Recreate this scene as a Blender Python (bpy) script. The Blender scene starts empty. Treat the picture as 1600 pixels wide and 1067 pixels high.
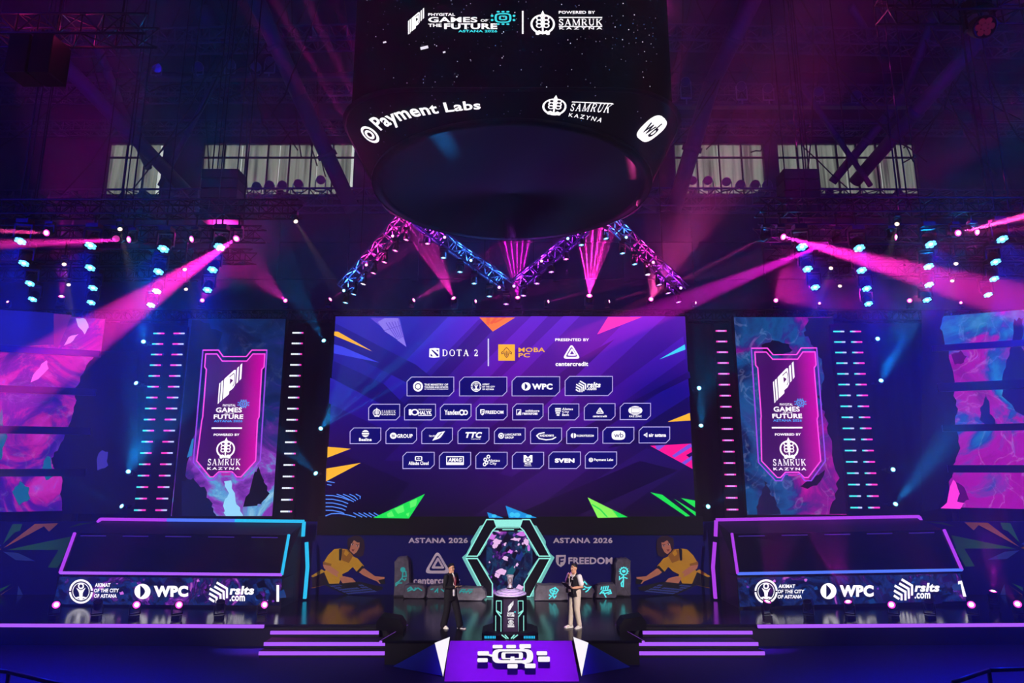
import bpy, math, random
from mathutils import Vector, Matrix
R = math.radians
V = Vector
sc = bpy.context.scene
col = sc.collection
random.seed(7)

# ---------------------------------------------------------------- camera
PITCH = R(11.0); FPX = 1000.0; CAM = V((0, 0, 4.5))
cd = bpy.data.cameras.new('camera'); cam = bpy.data.objects.new('camera', cd); col.objects.link(cam)
cam.location = CAM; cam.rotation_euler = (R(90) + PITCH, 0, 0)
cd.sensor_fit = 'HORIZONTAL'; cd.sensor_width = 36; cd.lens = 36 * FPX / 1600; cd.clip_end = 300
sc.camera = cam

# ---------------------------------------------------------------- air, exposure, sampling limits
HAZE = 0.0045
w = bpy.data.worlds.new('arena_air'); sc.world = w; w.use_nodes = True
nt = w.node_tree; nt.nodes['Background'].inputs[0].default_value = (0, 0, 0, 1)
vs = nt.nodes.new('ShaderNodeVolumeScatter'); vs.inputs['Color'].default_value = (1, 1, 1, 1)
vs.inputs['Density'].default_value = HAZE; vs.inputs['Anisotropy'].default_value = 0.45
nt.links.new(vs.outputs[0], nt.nodes['World Output'].inputs['Volume'])
w.cycles.homogeneous_volume = True
w.cycles.volume_sampling = 'MULTIPLE_IMPORTANCE'
sc.view_settings.view_transform = 'Standard'; sc.view_settings.look = 'None'
sc.view_settings.exposure = 0.0; sc.view_settings.gamma = 1.0
sc.view_settings.use_curve_mapping = False
cy = sc.cycles
cy.use_denoising = True; cy.max_bounces = 4; cy.diffuse_bounces = 2; cy.glossy_bounces = 2
cy.transmission_bounces = 3; cy.volume_bounces = 0; cy.transparent_max_bounces = 6
cy.sample_clamp_indirect = 2.0; cy.sample_clamp_direct = 0; cy.caustics_reflective = False; cy.caustics_refractive = False
cy.use_light_tree = True

# ---------------------------------------------------------------- large unseen lights
def spot(name, loc, aim, color, power, angle, blend=0.4, radius=0.05, parent=None, gobo=None, seed=0):
    l = bpy.data.lights.new(name, 'SPOT'); l.color = lin3(color); l.energy = power
    l.spot_size = R(angle); l.spot_blend = blend; l.shadow_soft_size = radius
    if gobo:
        l.use_nodes = True; t = l.node_tree; n = t.nodes; em = n['Emission']
        tc = n.new('ShaderNodeTexCoord'); spx = n.new('ShaderNodeSeparateXYZ'); t.links.new(tc.outputs['Normal'], spx.inputs[0]); sp = [spx.outputs[i_] for i_ in range(3)]
        l.shadow_soft_size = 0.0
        dv = []
        for k in (0, 1):
            m = n.new('ShaderNodeMath'); m.operation = 'DIVIDE'
            t.links.new(sp[k], m.inputs[0]); t.links.new(sp[2], m.inputs[1]); dv.append(m)
        def mth(op, a_, b_=None, c_=None):   # a prism wheel: a flat fan of narrow rays
            q = n.new('ShaderNodeMath'); q.operation = op
            for i_, v_ in enumerate((a_, b_, c_)):
                if v_ is None: continue
                if isinstance(v_, (int, float)): q.inputs[i_].default_value = v_
                else: t.links.new(v_, q.inputs[i_])
            return q.outputs[0]
        def step(v_, e0, e1):
            q = n.new('ShaderNodeMapRange'); q.interpolation_type = 'SMOOTHSTEP'; q.inputs[1].default_value = e0; q.inputs[2].default_value = e1; q.inputs[3].default_value = 1; q.inputs[4].default_value = 0
            t.links.new(v_, q.inputs[0]); return q.outputs[0]
        half = math.tan(R(angle) / 2)
        u = mth('MULTIPLY', dv[0].outputs[0], gobo / (2 * half)); bar = step(mth('ABSOLUTE', mth('SUBTRACT', mth('FRACT', mth('ADD', u, seed * .37 % 1.0)), .5)), .02, .19)
        gate = step(mth('ABSOLUTE', dv[1].outputs[0]), half * .12, half * .42)
        t.links.new(mth('ADD', mth('MULTIPLY', mth('MULTIPLY', bar, gate), 8.0), .10), em.inputs['Strength'])
    o = bpy.data.objects.new(name, l); col.objects.link(o)
    if parent is not None: o.parent = parent
    o.location = loc
    if aim is not None:
        o.rotation_mode = 'QUATERNION'; o.rotation_quaternion = (V(aim)).to_track_quat('-Z', 'Y')
    return o
def lin(c):
    c = c / 255.0
    return c / 12.92 if c <= 0.04045 else ((c + 0.055) / 1.055) ** 2.4
def lin3(c): return (lin(c[0]), lin(c[1]), lin(c[2]))

# unseen front and floor lights behind the camera; added side and roof fill
for sx in (-1, 1):
    p = V((sx * 13, -6, 11.5)); spot('key_light', p, V((sx * 2.05, 19.3, 0.9)) - p, (255, 240, 228), 44000, 5.5, 0.6, 0.2)
    p = V((sx * 10, -4, 9.0)); spot('front_wash', p, V((sx * 4.4, 23.9, 1.0)) - p, (255, 232, 226), 19000, 22, 0.8, 0.3)
    p = V((sx * 18, -4, 9.0)); spot('side_fill', p, V((sx * 18.5, 23.9, 1.2)) - p, (255, 226, 236), 9000, 14, 0.9, 0.3)  # added without a fixture, to brighten the outer ends of the print
    p = V((sx * 12, -4, 12)); spot('floor_wash', p, V((sx * 8, 16, -0.6)) - p, (6, 12, 255), 1800, 40, 1.0, 0.4)
    p = V((sx * 16, 6, 12)); spot('roof_fill', p, V((sx * 12, 30, 24)) - p, (30, 20, 255), 8000, 120, 1.0, 0.5)  # added without a fixture, gives the roof steel its dim blue

# ---------------------------------------------------------------- helpers
CP, SP = math.cos(PITCH), math.sin(PITCH)
def ray(px, py):
    u = (px - 800.0) / FPX; v = (533.5 - py) / FPX
    return V((u, CP - v * SP, SP + v * CP))
def at(px, py, Y):
    d = ray(px, py); return CAM + d * (Y / d.y)
def on(px, py, P0, n):
    d = ray(px, py); return CAM + d * ((V(P0) - CAM).dot(n) / d.dot(n))
def ground(px, py, z=0.0):
    d = ray(px, py); return CAM + d * ((z - CAM.z) / d.z)

MATS = {}
def M(name, rgb, rough=0.6, metal=0.0, spec=0.3, bump=0.0, bscale=20, var=0.0):
    if name in MATS: return MATS[name]
    m = bpy.data.materials.new(name); m.use_nodes = True; n = m.node_tree.nodes; b = n['Principled BSDF']
    c = lin3(rgb); b.inputs['Base Color'].default_value = (*c, 1); b.inputs['Roughness'].default_value = rough
    b.inputs['Metallic'].default_value = metal; b.inputs['Specular IOR Level'].default_value = spec
    L = m.node_tree.links
    if bump or var:
        tc = n.new('ShaderNodeTexCoord'); no = n.new('ShaderNodeTexNoise'); no.inputs['Scale'].default_value = bscale; no.inputs['Detail'].default_value = 5
        L.new(tc.outputs['Object'], no.inputs['Vector'])
        if bump:
            bp = n.new('ShaderNodeBump'); bp.inputs['Strength'].default_value = bump; bp.inputs['Distance'].default_value = 0.02
            L.new(no.outputs[0], bp.inputs['Height']); L.new(bp.outputs[0], b.inputs['Normal'])
        if var:
            cr = n.new('ShaderNodeValToRGB'); e = cr.color_ramp.elements
            e[0].position = 0.3; e[1].position = 0.7
            e[0].color = (*[x * (1 - var) for x in c], 1); e[1].color = (*[min(1, x * (1 + var)) for x in c], 1)
            L.new(no.outputs[0], cr.inputs[0]); L.new(cr.outputs[0], b.inputs['Base Color'])
    MATS[name] = m; return m
K = 1.11
def E(name, rgb, s=1.0):
    if name in MATS: return MATS[name]
    m = bpy.data.materials.new(name); m.use_nodes = True; n = m.node_tree.nodes; n.remove(n['Principled BSDF'])
    e = n.new('ShaderNodeEmission'); e.inputs[0].default_value = (*lin3(rgb), 1); e.inputs[1].default_value = s * K
    m.node_tree.links.new(e.outputs[0], n['Material Output'].inputs[0]); m.cycles.emission_sampling = 'NONE'
    MATS[name] = m; return m
def ramp(nodes, stops, interp='LINEAR'):
    cr = nodes.new('ShaderNodeValToRGB'); cr.color_ramp.interpolation = interp; el = cr.color_ramp.elements
    while len(el) < len(stops): el.new(0.5)
    for e, (p, c) in zip(el, stops): e.position = p; e.color = (*lin3(c), 1)
    return cr
def nebula(name, stops, scale=0.6, seed=0.0, s=1.0, dist=1.2, zgrad=None, veins=0.0, rough=0.62):
    """picture shown by an LED wall: drifting coloured clouds; zgrad=(z0,z1,weight) pushes the ramp with height"""
    m = bpy.data.materials.new(name); m.use_nodes = True; t = m.node_tree; n = t.nodes; L = t.links; n.remove(n['Principled BSDF'])
    tc = n.new('ShaderNodeTexCoord'); mp = n.new('ShaderNodeMapping'); mp.inputs['Location'].default_value = (seed, seed * 1.7, seed * 0.6)
    L.new(tc.outputs['Object'], mp.inputs[0])
    no = n.new('ShaderNodeTexNoise'); no.inputs['Scale'].default_value = scale; no.inputs['Detail'].default_value = 7
    no.inputs['Roughness'].default_value = rough; no.inputs['Distortion'].default_value = dist; L.new(mp.outputs[0], no.inputs['Vector'])
    val = no.outputs[0]
    if zgrad:
        se = n.new('ShaderNodeSeparateXYZ'); L.new(tc.outputs['Object'], se.inputs[0])
        mr = n.new('ShaderNodeMapRange'); mr.inputs[1].default_value = zgrad[0]; mr.inputs[2].default_value = zgrad[1]
        mr.inputs[3].default_value = 0; mr.inputs[4].default_value = zgrad[2]; L.new(se.outputs[zgrad[3] if len(zgrad) > 3 else 2], mr.inputs[0])
        ad = n.new('ShaderNodeMath'); ad.operation = 'ADD'; L.new(val, ad.inputs[0]); L.new(mr.outputs[0], ad.inputs[1]); val = ad.outputs[0]
    cr = ramp(n, stops); L.new(val, cr.inputs[0]); colr = cr.outputs[0]
    if veins:
        n2 = n.new('ShaderNodeTexNoise'); n2.inputs['Scale'].default_value = scale * 2.2; n2.inputs['Detail'].default_value = 6; n2.inputs['Distortion'].default_value = 1.2
        L.new(mp.outputs[0], n2.inputs['Vector'])
        sb = n.new('ShaderNodeMath'); sb.operation = 'SUBTRACT'; sb.inputs[1].default_value = 0.5; L.new(n2.outputs[0], sb.inputs[0])
        ab = n.new('ShaderNodeMath'); ab.operation = 'ABSOLUTE'; L.new(sb.outputs[0], ab.inputs[0])
        m2 = n.new('ShaderNodeMapRange'); m2.inputs[1].default_value = 0.0; m2.inputs[2].default_value = 0.016; m2.inputs[3].default_value = veins; m2.inputs[4].default_value = 0
        L.new(ab.outputs[0], m2.inputs[0])
        mx = n.new('ShaderNodeMixRGB'); mx.blend_type = 'ADD'; mx.inputs[2].default_value = (0.55, 0.6, 0.9, 1); L.new(m2.outputs[0], mx.inputs[0]); L.new(colr, mx.inputs[1]); colr = mx.outputs[0]
    e = n.new('ShaderNodeEmission'); e.inputs[1].default_value = s * K; L.new(colr, e.inputs[0]); L.new(e.outputs[0], n['Material Output'].inputs[0])
    m.cycles.emission_sampling = 'NONE'; return m
def axis_grad(name, axis, a, b, stops, s=1.0):
    """LED picture with a plain colour gradient along one axis"""
    m = bpy.data.materials.new(name); m.use_nodes = True; t = m.node_tree; n = t.nodes; L = t.links; n.remove(n['Principled BSDF'])
    tc = n.new('ShaderNodeTexCoord'); se = n.new('ShaderNodeSeparateXYZ'); L.new(tc.outputs['Object'], se.inputs[0])
    mr = n.new('ShaderNodeMapRange'); mr.inputs[1].default_value = a; mr.inputs[2].default_value = b; L.new(se.outputs[axis], mr.inputs[0])
    cr = ramp(n, stops); L.new(mr.outputs[0], cr.inputs[0])
    e = n.new('ShaderNodeEmission'); e.inputs[1].default_value = s * K; L.new(cr.outputs[0], e.inputs[0]); L.new(e.outputs[0], n['Material Output'].inputs[0])
    m.cycles.emission_sampling = 'NONE'; return m

def tag(o, label=None, cat=None, group=None, kind=None):
    if label: o['label'] = label
    if cat: o['category'] = cat
    if group: o['group'] = group
    if kind: o['kind'] = kind
    return o
def thing(name, loc, label=None, cat=None, group=None, kind=None):
    o = bpy.data.objects.new(name, None); col.objects.link(o); o.location = loc; o.empty_display_size = 0.2
    return tag(o, label, cat, group, kind)

class MB:
    def __init__(s): s.v = []; s.f = []; s.m = []; s.mats = []; s.smooth = []
    def mi(s, mat):
        if mat not in s.mats: s.mats.append(mat)
        return s.mats.index(mat)
    def add(s, vs, fs, mat, smooth=False):
        k = len(s.v); i = s.mi(mat); s.v += [V(x) for x in vs]
        for f in fs: s.f.append([a + k for a in f]); s.m.append(i); s.smooth.append(smooth)
        return s
    def hexa(s, c, mat):   # 8 corners: bottom 4 (ccw), top 4
        return s.add(c, [(3, 2, 1, 0), (4, 5, 6, 7), (0, 1, 5, 4), (1, 2, 6, 5), (2, 3, 7, 6), (3, 0, 4, 7)], mat)
    def box(s, c, size, mat, rot=None):
        h = V(size) / 2; c = V(c); q = [V((x * h.x, y * h.y, z * h.z)) for z in (-1, 1) for x, y in ((-1, -1), (1, -1), (1, 1), (-1, 1))]
        if rot is not None: q = [rot @ a for a in q]
        return s.hexa([c + a for a in q], mat)
    def tube(s, p, q, r, mat, n=8, r2=None):
        p = V(p); q = V(q); d = (q - p)
        if d.length < 1e-6: return s
        d.normalize(); a = d.orthogonal().normalized(); b = d.cross(a); r2 = r if r2 is None else r2
        vs = [p + (a * math.cos(t) + b * math.sin(t)) * r for t in [2 * math.pi * i / n for i in range(n)]]
        vs += [q + (a * math.cos(t) + b * math.sin(t)) * r2 for t in [2 * math.pi * i / n for i in range(n)]]
        fs = [(i, (i + 1) % n, n + (i + 1) % n, n + i) for i in range(n)] + [tuple(range(n - 1, -1, -1)), tuple(range(n, 2 * n))]
        return s.add(vs, fs, mat, n > 6)
    def path(s, pts, r, mat, n=6):
        for a, b in zip(pts, pts[1:]): s.tube(a, b, r, mat, n)
        return s
    def bar(s, p, q, wd, ht, mat, up=(0, 0, 1)):
        p = V(p); q = V(q); d = (q - p).normalized(); up = V(up)
        a = d.cross(up)
        if a.length < 1e-4: a = d.orthogonal()
        a.normalize(); b = a.cross(d).normalized(); a *= wd / 2; b *= ht / 2
        return s.hexa([p - a - b, p + a - b, q + a - b, q - a - b, p - a + b, p + a + b, q + a + b, q - a + b], mat)
    def lathe(s, prof, mat, n=16, mtx=None):
        vs = []; k = len(prof)
        for i in range(n):
            t = 2 * math.pi * i / n
            vs += [V((r * math.cos(t), r * math.sin(t), z)) for r, z in prof]
        if mtx is not None: vs = [mtx @ x for x in vs]
        fs = [(i * k + j, ((i + 1) % n) * k + j, ((i + 1) % n) * k + j + 1, i * k + j + 1) for i in range(n) for j in range(k - 1)]
        return s.add(vs, fs, mat, True)
    def loft(s, rings, mat, cap=True, smooth=True):
        n = len(rings[0]); vs = [x for r in rings for x in r]
        fs = [(i * n + j, i * n + (j + 1) % n, (i + 1) * n + (j + 1) % n, (i + 1) * n + j) for i in range(len(rings) - 1) for j in range(n)]
        if cap: fs += [tuple(range(n - 1, -1, -1)), tuple(range((len(rings) - 1) * n, len(rings) * n))]
        return s.add(vs, fs, mat, smooth)
    def prism(s, pts, off, mat, front=None):   # pts: 3-D outline, off: extrusion vector
        n = len(pts); off = V(off); vs = [V(p) for p in pts] + [V(p) + off for p in pts]
        s.add(vs, [(i, (i + 1) % n, n + (i + 1) % n, n + i) for i in range(n)] + [tuple(range(n, 2 * n))], mat)
        return s.add(vs[:n], [tuple(range(n - 1, -1, -1))], front or mat)
    def build(s, name, parent=None, bevel=0.0):
        o0 = parent.matrix_world_loc if False else None
        org = V((0, 0, 0))
        if parent is not None: org = world_loc(parent)
        me = bpy.data.meshes.new(name); me.from_pydata([x - org for x in s.v], [], s.f); me.update()
        for m in s.mats: me.materials.append(m)
        me.polygons.foreach_set('material_index', s.m); me.polygons.foreach_set('use_smooth', s.smooth)
        o = bpy.data.objects.new(name, me); col.objects.link(o)
        if parent is not None: o.parent = parent
        if bevel:
            b = o.modifiers.new('bevel', 'BEVEL'); b.width = bevel; b.segments = 2; b.limit_method = 'ANGLE'
        return o
def world_loc(o):
    p = V(o.location)
    while o.parent is not None: o = o.parent; p += V(o.location)
    return p

_T = {}
def tmesh(sx, bold=0.0, shear=0.0, space=1.0):
    key = (sx, bold, shear, space)
    if key in _T: return _T[key]
    c = bpy.data.curves.new('t', 'FONT'); c.body = sx; c.size = 1; c.offset = bold; c.shear = shear; c.resolution_u = 3; c.space_character = space * (1 + 1.7 * bold)
    o = bpy.data.objects.new('t', c); me = bpy.data.meshes.new_from_object(o)
    vs = [(v.co.x, v.co.y) for v in me.vertices]; fs = [tuple(p.vertices) for p in me.polygons]
    bpy.data.objects.remove(o); bpy.data.curves.remove(c); bpy.data.meshes.remove(me)
    x0 = min(a for a, b in vs); x1 = max(a for a, b in vs); y0 = min(b for a, b in vs); y1 = max(b for a, b in vs)
    vs = [((a - x0) / (x1 - x0), 1 - (b - y0) / (y1 - y0)) for a, b in vs]
    _T[key] = (vs, fs); return _T[key]

# letters with serifs, as strokes on a 0..1 box: (points, width) - for the inscriptions set in a serif face
SERIF = {
 'D': (.95, [([(.2, 0), (.2, 1)], .16), ([(.05, .03), (.5, .03), (.78, .14), (.9, .34), (.92, .5), (.9, .66), (.78, .86), (.5, .97), (.05, .97)], .07), ([(.86, .25), (.89, .5), (.86, .75)], .14)]),
 'O': (1.0, [([(.5, .02), (.25, .1), (.1, .3), (.07, .5), (.1, .7), (.25, .9), (.5, .98), (.75, .9), (.9, .7), (.93, .5), (.9, .3), (.75, .1), (.5, .02)], .08), ([(.12, .28), (.1, .5), (.12, .72)], .14), ([(.88, .28), (.9, .5), (.88, .72)], .14)]),
 'T': (.85, [([(.5, 0), (.5, 1)], .17), ([(.03, .03), (.97, .03)], .07), ([(.05, 0), (.05, .22)], .07), ([(.95, 0), (.95, .22)], .07), ([(.3, .97), (.7, .97)], .06)]),
 'A': (.98, [([(.5, 0), (.14, 1)], .07), ([(.48, 0), (.86, 1)], .16), ([(.27, .66), (.72, .66)], .06), ([(0, .97), (.3, .97)], .06), ([(.68, .97), (1, .97)], .06)]),
 '2': (.7, [([(.12, .25), (.2, .08), (.45, .03), (.72, .1), (.8, .28), (.7, .48), (.12, .92)], .11), ([(.08, .93), (.9, .93)], .14), ([(.88, .75), (.9, .95)], .07)]),
 'S': (.72, [([(.82, .2), (.6, .05), (.35, .05), (.16, .2), (.2, .38), (.5, .5), (.8, .63), (.85, .8), (.65, .95), (.35, .95), (.12, .8)], .12), ([(.85, .02), (.85, .3)], .06), ([(.1, .7), (.1, .98)], .06)]),
 'M': (1.2, [([(.14, 0), (.12, 1)], .07), ([(.14, 0), (.5, .95)], .13), ([(.86, 0), (.5, .95)], .07), ([(.86, 0), (.88, 1)], .14), ([(0, .97), (.26, .97)], .06), ([(.72, .97), (1, .97)], .06), ([(0, .03), (.16, .03)], .06), ([(.84, .03), (1, .03)], .06)]),
 'R': (.92, [([(.22, 0), (.22, 1)], .15), ([(.05, .03), (.55, .03), (.76, .12), (.8, .27), (.74, .42), (.55, .51), (.22, .52)], .08), ([(.48, .5), (.88, .97)], .15), ([(.06, .97), (.4, .97)], .06), ([(.75, .97), (1, .97)], .06)]),
 'U': (.95, [([(.2, 0), (.2, .7), (.32, .9), (.52, .96), (.72, .88), (.8, .7)], .13), ([(.8, .7), (.8, 0)], .06), ([(.03, .03), (.38, .03)], .06), ([(.64, .03), (.96, .03)], .06)]),
 'K': (.98, [([(.2, 0), (.2, 1)], .15), ([(.85, .03), (.25, .55)], .07), ([(.42, .4), (.88, .97)], .15), ([(.04, .97), (.38, .97)], .06), ([(.7, .97), (1, .97)], .06), ([(.04, .03), (.38, .03)], .06), ([(.66, .03), (.98, .03)], .06)]),
}
def fillet(pts, r, n=4):
    out = []; k = len(pts)
    for i in range(k):
        a, b, c = V((*pts[i - 1], 0)), V((*pts[i], 0)), V((*pts[(i + 1) % k], 0))
        d1 = (a - b); d2 = (c - b); rr = min(r, d1.length * .48, d2.length * .48)
        p = b + d1.normalized() * rr; q = b + d2.normalized() * rr
        for j in range(n + 1):
            t = j / n; x = p * (1 - t) ** 2 + b * 2 * t * (1 - t) + q * t * t; out.append((x.x, x.y))
    return out
class Flat:
    """a picture on a flat (or mapped) surface: pieces are laid in thin layers, each given in picture coordinates"""
    def __init__(s, fn, eps=0.0006, curved=False): s.curved = curved; s.fn = fn; s.mb = MB(); s.k = 0; s.eps = eps; s.stack = []
    def box(s, x0, y0, x1, y1): s.stack.append((x0, y0, x1, y1)); return s
    def pop(s): s.stack.pop()
    def quadmap(s, tl, tr, br, bl): s.stack.append((tl, tr, br, bl)); return s
    def pt(s, x, y):
        for b in reversed(s.stack):
            if isinstance(b[0], tuple):
                tl, tr, br, bl = b
                X = (tl[0] * (1 - x) + tr[0] * x) * (1 - y) + (bl[0] * (1 - x) + br[0] * x) * y
                Y = (tl[1] * (1 - x) + tr[1] * x) * (1 - y) + (bl[1] * (1 - x) + br[1] * x) * y
                x, y = X, Y
            else: x = b[0] + (b[2] - b[0]) * x; y = b[1] + (b[3] - b[1]) * y
        return s.fn(x, y, s.k * s.eps)
    def poly(s, pts, mat):
        s.k += 1; s.mb.add([s.pt(*p) for p in pts], [tuple(range(len(pts)))], mat); return s
    def rect(s, x0, y0, x1, y1, mat): return s.poly([(x0, y0), (x1, y0), (x1, y1), (x0, y1)], mat)
    def ell(s, cx, cy, rx, ry, mat, n=20):
        if s.curved and n > 8:
            s.k += 1; vs = [s.pt(cx, cy)]
            for f in (.5, 1): vs += [s.pt(cx + f * rx * math.cos(2 * math.pi * i / n), cy + f * ry * math.sin(2 * math.pi * i / n)) for i in range(n)]
            s.mb.add(vs, [(0, 1 + i, 1 + (i + 1) % n) for i in range(n)] + [(1 + i, 1 + n + i, 1 + n + (i + 1) % n, 1 + (i + 1) % n) for i in range(n)], mat); return s
        return s.poly([(cx + rx * math.cos(2 * math.pi * i / n), cy + ry * math.sin(2 * math.pi * i / n)) for i in range(n)], mat)
    def line(s, pts, wd, mat, closed=False, wy=None):
        s.k += 1; wy = wd if wy is None else wy; n = len(pts); L = []; Rr = []
        P = [V((a / wd, b / wy)) for a, b in pts]
        for i in range(n):
            a = P[i - 1] if (i > 0 or closed) else None; c = P[(i + 1) % n] if (i < n - 1 or closed) else None
            b = P[i]; d1 = (b - a).normalized() if a is not None and (b - a).length > 1e-9 else None; d2 = (c - b).normalized() if c is not None and (c - b).length > 1e-9 else None
            d1 = d1 if d1 is not None else d2; d2 = d2 if d2 is not None else d1
            t = (d1 + d2); t = t.normalized() if t.length > 1e-6 else d1
            nn = V((-t.y, t.x)); k = 0.5 / max(0.35, nn.dot(V((-d1.y, d1.x))))
            L.append(((b + nn * k).x * wd, (b + nn * k).y * wy)); Rr.append(((b - nn * k).x * wd, (b - nn * k).y * wy))
        vs = [s.pt(*p) for p in L + Rr]; m = n if closed else n - 1
        s.mb.add(vs, [(i, (i + 1) % n, n + (i + 1) % n, n + i) for i in range(m)], mat); return s
    def ring(s, cx, cy, r, wd, mat, ry=None, n=24):
        ry = ry or r
        return s.line([(cx + r * math.cos(2 * math.pi * i / n), cy + ry * math.sin(2 * math.pi * i / n)) for i in range(n)], wd, mat, True, wd * ry / r)
    def text(s, tx, x0, y0, x1, y1, mat, bold=0.02, shear=0.0, space=1.0):
        s.k += 1; vs, fs = tmesh(tx, bold, shear, space)
        s.mb.add([s.pt(x0 + (x1 - x0) * a, y0 + (y1 - y0) * b) for a, b in vs], fs, mat); return s
    def serif(s, tx, x0, y0, x1, y1, mat, gap=.22, heavy=1.0):
        tot = sum((SERIF[c][0] if c != ' ' else .35) for c in tx) + gap * (len(tx) - 1); u = (x1 - x0) / tot; x = x0; h = y1 - y0
        for c in tx:
            if c == ' ': x += (.35 + gap) * u; continue
            wd, st = SERIF[c]
            for pts, lw in st: s.line([(x + a * wd * u, y0 + b * h) for a, b in pts], lw * u * heavy, mat, False, lw * h * heavy * .9)
            x += (wd + gap) * u
        return s
def plane_y(Y): return lambda x, y, o: at(x, y, Y - o)
def plane_pn(P0, n):
    n = V(n).normalized(); P0 = V(P0)
    return lambda x, y, o: on(x, y, P0 + n * o, n)
SIDE = {-1: "black-suited presenter's side", 1: "beige-trousered presenter's side"}
ORD = ['first', 'second', 'third', 'fourth', 'fifth', 'sixth', 'seventh', 'eighth', 'ninth', 'tenth', 'eleventh', 'twelfth']
# ---------------------------------------------------------------- shared materials
black = M('matt_black', (14, 14, 18), 0.6)
blackgloss = M('gloss_black', (8, 8, 12), 0.12, 0, 0.5)
steel = M('roof_steel', (66, 70, 92), 0.55, 0.2)
alu = M('truss_aluminium', (120, 122, 130), 0.35, 0.85)
white = E('led_white', (255, 250, 255), 1.15)
violet = E('led_strip_violet', (172, 92, 250), 1.05)
magl = E('led_strip_magenta', (176, 62, 232), 1.0)
cyanl = E('led_strip_cyan', (38, 190, 240), 1.0)
bluel = E('led_strip_blue', (82, 120, 250), 1.0)

# ---------------------------------------------------------------- the hall
FZ = -0.62
carpet = M('blue_carpet', (20, 24, 88), 0.75, 0, 0.2, 0.25, 30, 0.25)
m = MB(); m.box((0, 14, FZ - .1), (80, 60, .2), carpet); tag(m.build('floor'), kind='structure')
conc = M('hall_wall', (34, 38, 66), 0.8, 0, 0.1, 0, 1.5, 0.25)
YB = 35.0; CZ = 34.0
m = MB()
WZ0, WZ1 = 20.0, 23.35   # window band
m.box((0, YB + .3, (FZ + WZ0) / 2), (80, .6, WZ0 - FZ), conc); m.box((0, YB + .3, (WZ1 + CZ) / 2), (80, .6, CZ - WZ1), conc)
wx = [(-23.9, -20.6), (-18.3, -9.3), (9.6, 14.9), (15.7, 23.9)]
xs = [-40] + [x for a in wx for x in a] + [40]
for a, b in zip(xs[0::2], xs[1::2]): m.box(((a + b) / 2, YB + .3, (WZ0 + WZ1) / 2), (b - a, .6, WZ1 - WZ0), conc)
for z in (12.5, 15.0, 17.2, 19.4, 24.4, 26.0, 28.0): m.box((0, YB - .06, z), (80, .14, .22), conc)
for x in range(-38, 39, 4): m.box((x + .5, YB - .08, 17.5), (.35, .18, 5.5), conc)
tag(m.build('wall_back'), kind='structure')
for sx, nm in ((-1, 'wall_left'), (1, 'wall_right')):
    m = MB(); m.box((sx * 40.2, 14, CZ / 2), (.4, 60, CZ + 2), conc)
    for z in (6, 12, 18, 24): m.box((sx * 39.9, 14, z), (.3, 60, .3), conc)
    tag(m.build(nm), kind='structure')
m = MB(); m.box((0, 14, CZ + .1), (81, 60, .2), conc)
for y in range(-10, 36, 5): m.box((0, y, CZ - .15), (80, .3, .5), conc)
for x in range(-38, 39, 6): m.box((x, 12, CZ - .1), (.25, 50, .3), conc)
tag(m.build('ceiling'), kind='structure')

day = E('daylight', (196, 204, 198), 1.0); day.cycles.emission_sampling = 'AUTO'
slit = E('bare_daylight', (255, 250, 250), 2.0)
drape_mat = bpy.data.materials.new('curtain_cloth'); drape_mat.use_nodes = True
n = drape_mat.node_tree.nodes; n.remove(n['Principled BSDF']); tl = n.new('ShaderNodeBsdfTranslucent'); tl.inputs[0].default_value = (.33, .335, .30, 1)
tcc = n.new('ShaderNodeTexCoord'); mpp = n.new('ShaderNodeMapping'); mpp.inputs['Scale'].default_value = (2.6, 1, .12); noo = n.new('ShaderNodeTexNoise'); noo.inputs['Scale'].default_value = 1.6; noo.inputs['Detail'].default_value = 4; noo.inputs['Distortion'].default_value = .4
crr = ramp(n, [(.30, (88, 88, 84)), (.5, (150, 151, 144)), (.7, (172, 173, 164))]); LL = drape_mat.node_tree.links  # upright darker streaks paint fold shading into the cloth colour
LL.new(tcc.outputs['Object'], mpp.inputs[0]); LL.new(mpp.outputs[0], noo.inputs['Vector']); LL.new(noo.outputs[0], crr.inputs[0]); LL.new(crr.outputs[0], tl.inputs[0])
drape_mat.node_tree.links.new(tl.outputs[0], n['Material Output'].inputs[0])
frame_mat = M('window_frame_steel', (22, 22, 30), 0.6)
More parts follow.
